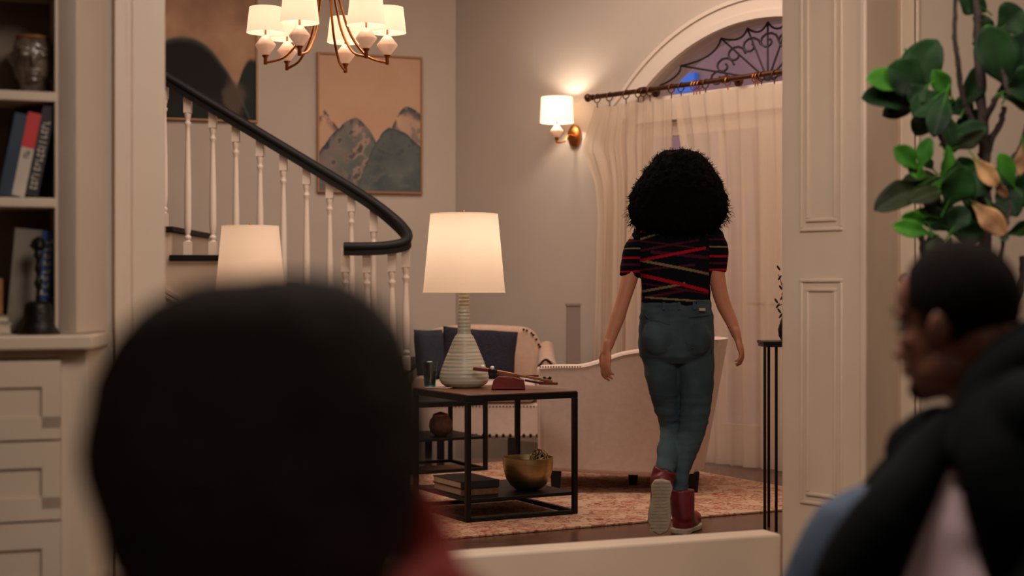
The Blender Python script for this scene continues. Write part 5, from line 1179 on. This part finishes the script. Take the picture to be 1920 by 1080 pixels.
leaves = [
 ((1702, 152), (1633, 148), 38, Lt, -.05, -.12, .15, .3), ((1690, 185), (1752, 82), 62, D_, .0, -.05, .2, -.3), ((1738, 172), (1672, 128), 62, D_, -.06, -.1, .2, .1), ((1693, 120), (1697, 92), 11, Lt, 0, 0, .4, .9),
 ((1728, 186), (1626, 182), 44, D_, -.02, -.08, .3, .4), ((1722, 196), (1660, 214), 30, U_, .03, .02, .3, .5), ((1740, 160), (1706, 188), 34, D_, -.1, -.1, .2, .1), ((1700, 170), (1664, 196), 30, U_, .02, 0, .2, .2),
 ((1783, 180), (1752, 136), 30, Lt, -.05, -.08, .25, -.3), ((1768, 172), (1716, 212), 46, D_, -.08, -.12, .35, .3), ((1790, 190), (1733, 222), 50, D_, -.03, -.06, .35, -.2), ((1776, 172), (1752, 250), 34, D_, -.12, -.14, .4, .4), ((1806, 208), (1838, 130), 38, D_, -.02, .0, .3, .2), ((1800, 236), (1742, 226), 34, D_, .04, .02, .2, .5),
 ((1782, 212), (1822, 196), 34, D_, .06, .05, .3, -.3), ((1770, 215), (1790, 280), 40, D_, -.04, -.05, .4, -.2), ((1775, 262), (1845, 215), 46, D_, .06, .05, .3, .4), ((1776, 268), (1845, 238), 36, D_, -.04, -.06, .3, -.3), ((1782, 282), (1842, 248), 26, U_, -.06, -.08, .3, .3), ((1750, 205), (1718, 250), 34, U_, .05, .05, .3, .4), ((1762, 240), (1796, 268), 30, D_, 0, 0, .3, .1),
 ((1722, 316), (1680, 280), 34, Lt, -.1, -.14, .35, .2), ((1724, 318), (1742, 262), 24, Lt, -.1, -.12, .3, -.5), ((1738, 330), (1706, 318), 26, Lt, -.06, -.1, .3, .2), ((1742, 338), (1648, 388), 42, U_, -.05, -.1, .35, .3), ((1786, 345), (1700, 336), 30, U_, -.02, -.04, .3, .4), ((1750, 318), (1735, 300), 18, D_, .04, .04, .2, .2),
 ((1764, 338), (1778, 278), 22, Lt, -.14, -.16, .5, .5), ((1760, 340), (1802, 312), 40, D_, -.1, -.12, .2, -.2), ((1776, 322), (1826, 308), 36, D_, -.02, -.04, .3, .3), ((1772, 392), (1808, 318), 56, D_, -.14, -.18, .25, .3), ((1800, 330), (1856, 352), 54, D_, -.06, -.1, .2, -.2), ((1792, 356), (1850, 380), 40, D_, .02, 0, .3, .2), ((1756, 350), (1740, 388), 30, U_, -.05, -.05, .3, .3), ((1780, 352), (1712, 376), 26, U_, -.1, -.12, .4, .5), ((1758, 372), (1726, 352), 26, D_, 0, 0, .2, .2),
 ((1826, 294), (1868, 346), 26, T2, -.12, -.14, .3, .3), ((1862, 338), (1888, 368), 14, T2, -.12, -.12, .3, .4), ((1822, 378), (1882, 436), 34, T2, -.14, -.16, .25, .2), ((1848, 372), (1884, 420), 22, U_, -.1, -.12, .3, .3), ((1918, 268), (1924, 330), 34, T2, -.05, -.05, .3, .2),
 ((1746, 438), (1680, 424), 28, Lt, -.12, -.16, .3, .2), ((1738, 418), (1694, 408), 30, Lt, -.1, -.13, .25, -.2), ((1748, 406), (1716, 398), 14, Lt, -.08, -.1, .3, .5), ((1782, 430), (1728, 398), 40, D_, -.06, -.08, .3, .3), ((1780, 438), (1808, 390), 38, D_, -.1, -.1, .3, -.2), ((1744, 432), (1758, 478), 30, U_, -.1, -.12, .3, .3), ((1776, 432), (1842, 436), 38, D_, -.04, -.06, .3, .1), ((1788, 392), (1850, 408), 30, D_, .02, 0, .3, .4), ((1782, 445), (1772, 492), 24, D_, -.05, -.05, .3, .5), ((1740, 392), (1790, 398), 28, D_, -.02, -.04, .2, .2),
 ((1896, 165), (1848, 60), 74, D_, -.1, -.14, .2, .2), ((1886, 180), (1935, 70), 84, D_, -.06, -.1, .25, -.2), ((1884, 172), (1945, 150), 60, D_, -.12, -.14, .3, .3), ((1882, 182), (1950, 182), 36, U_, -.08, -.1, .4, .4), ((1870, 60), (1915, 20), 60, D_, 0, 0, .2, .1), ((1840, 80), (1860, 50), 26, Lt, -.04, -.05, .3, .3), ((1834, 66), (1846, 30), 40, D_, .02, .02, .2, .3), ((1850, 20), (1800, -20), 60, D_, .04, .0, .2, .2),
 ((1902, 350), (1876, 292), 30, Lt, -.12, -.15, .25, .2), ((1872, 330), (1905, 400), 40, D_, -.08, -.12, .3, .2), ((1892, 350), (1950, 355), 56, D_, -.04, -.08, .3, .2), ((1900, 380), (1945, 330), 44, D_, .0, 0, .3, -.3), ((1888, 440), (1930, 418), 24, D_, -.14, -.16, .4, .4), ((1886, 432), (1882, 452), 12, D_, -.14, -.16, .3, .2), ((1915, 300), (1945, 270), 40, U_, .02, 0, .3, .2), ((1905, 345), (1868, 318), 24, U_, 0, 0, .3, .3),
 ((1716, 520), (1686, 526), 20, D_, .0, 0, .3, .3), ((1840, 470), (1800, 520), 40, D_, .1, .1, .3, .3),
]
for b, t, wd, m, d0, d1, fo, ro in leaves: leaf(b, t, wd, m, d0, d1, fo, ro)
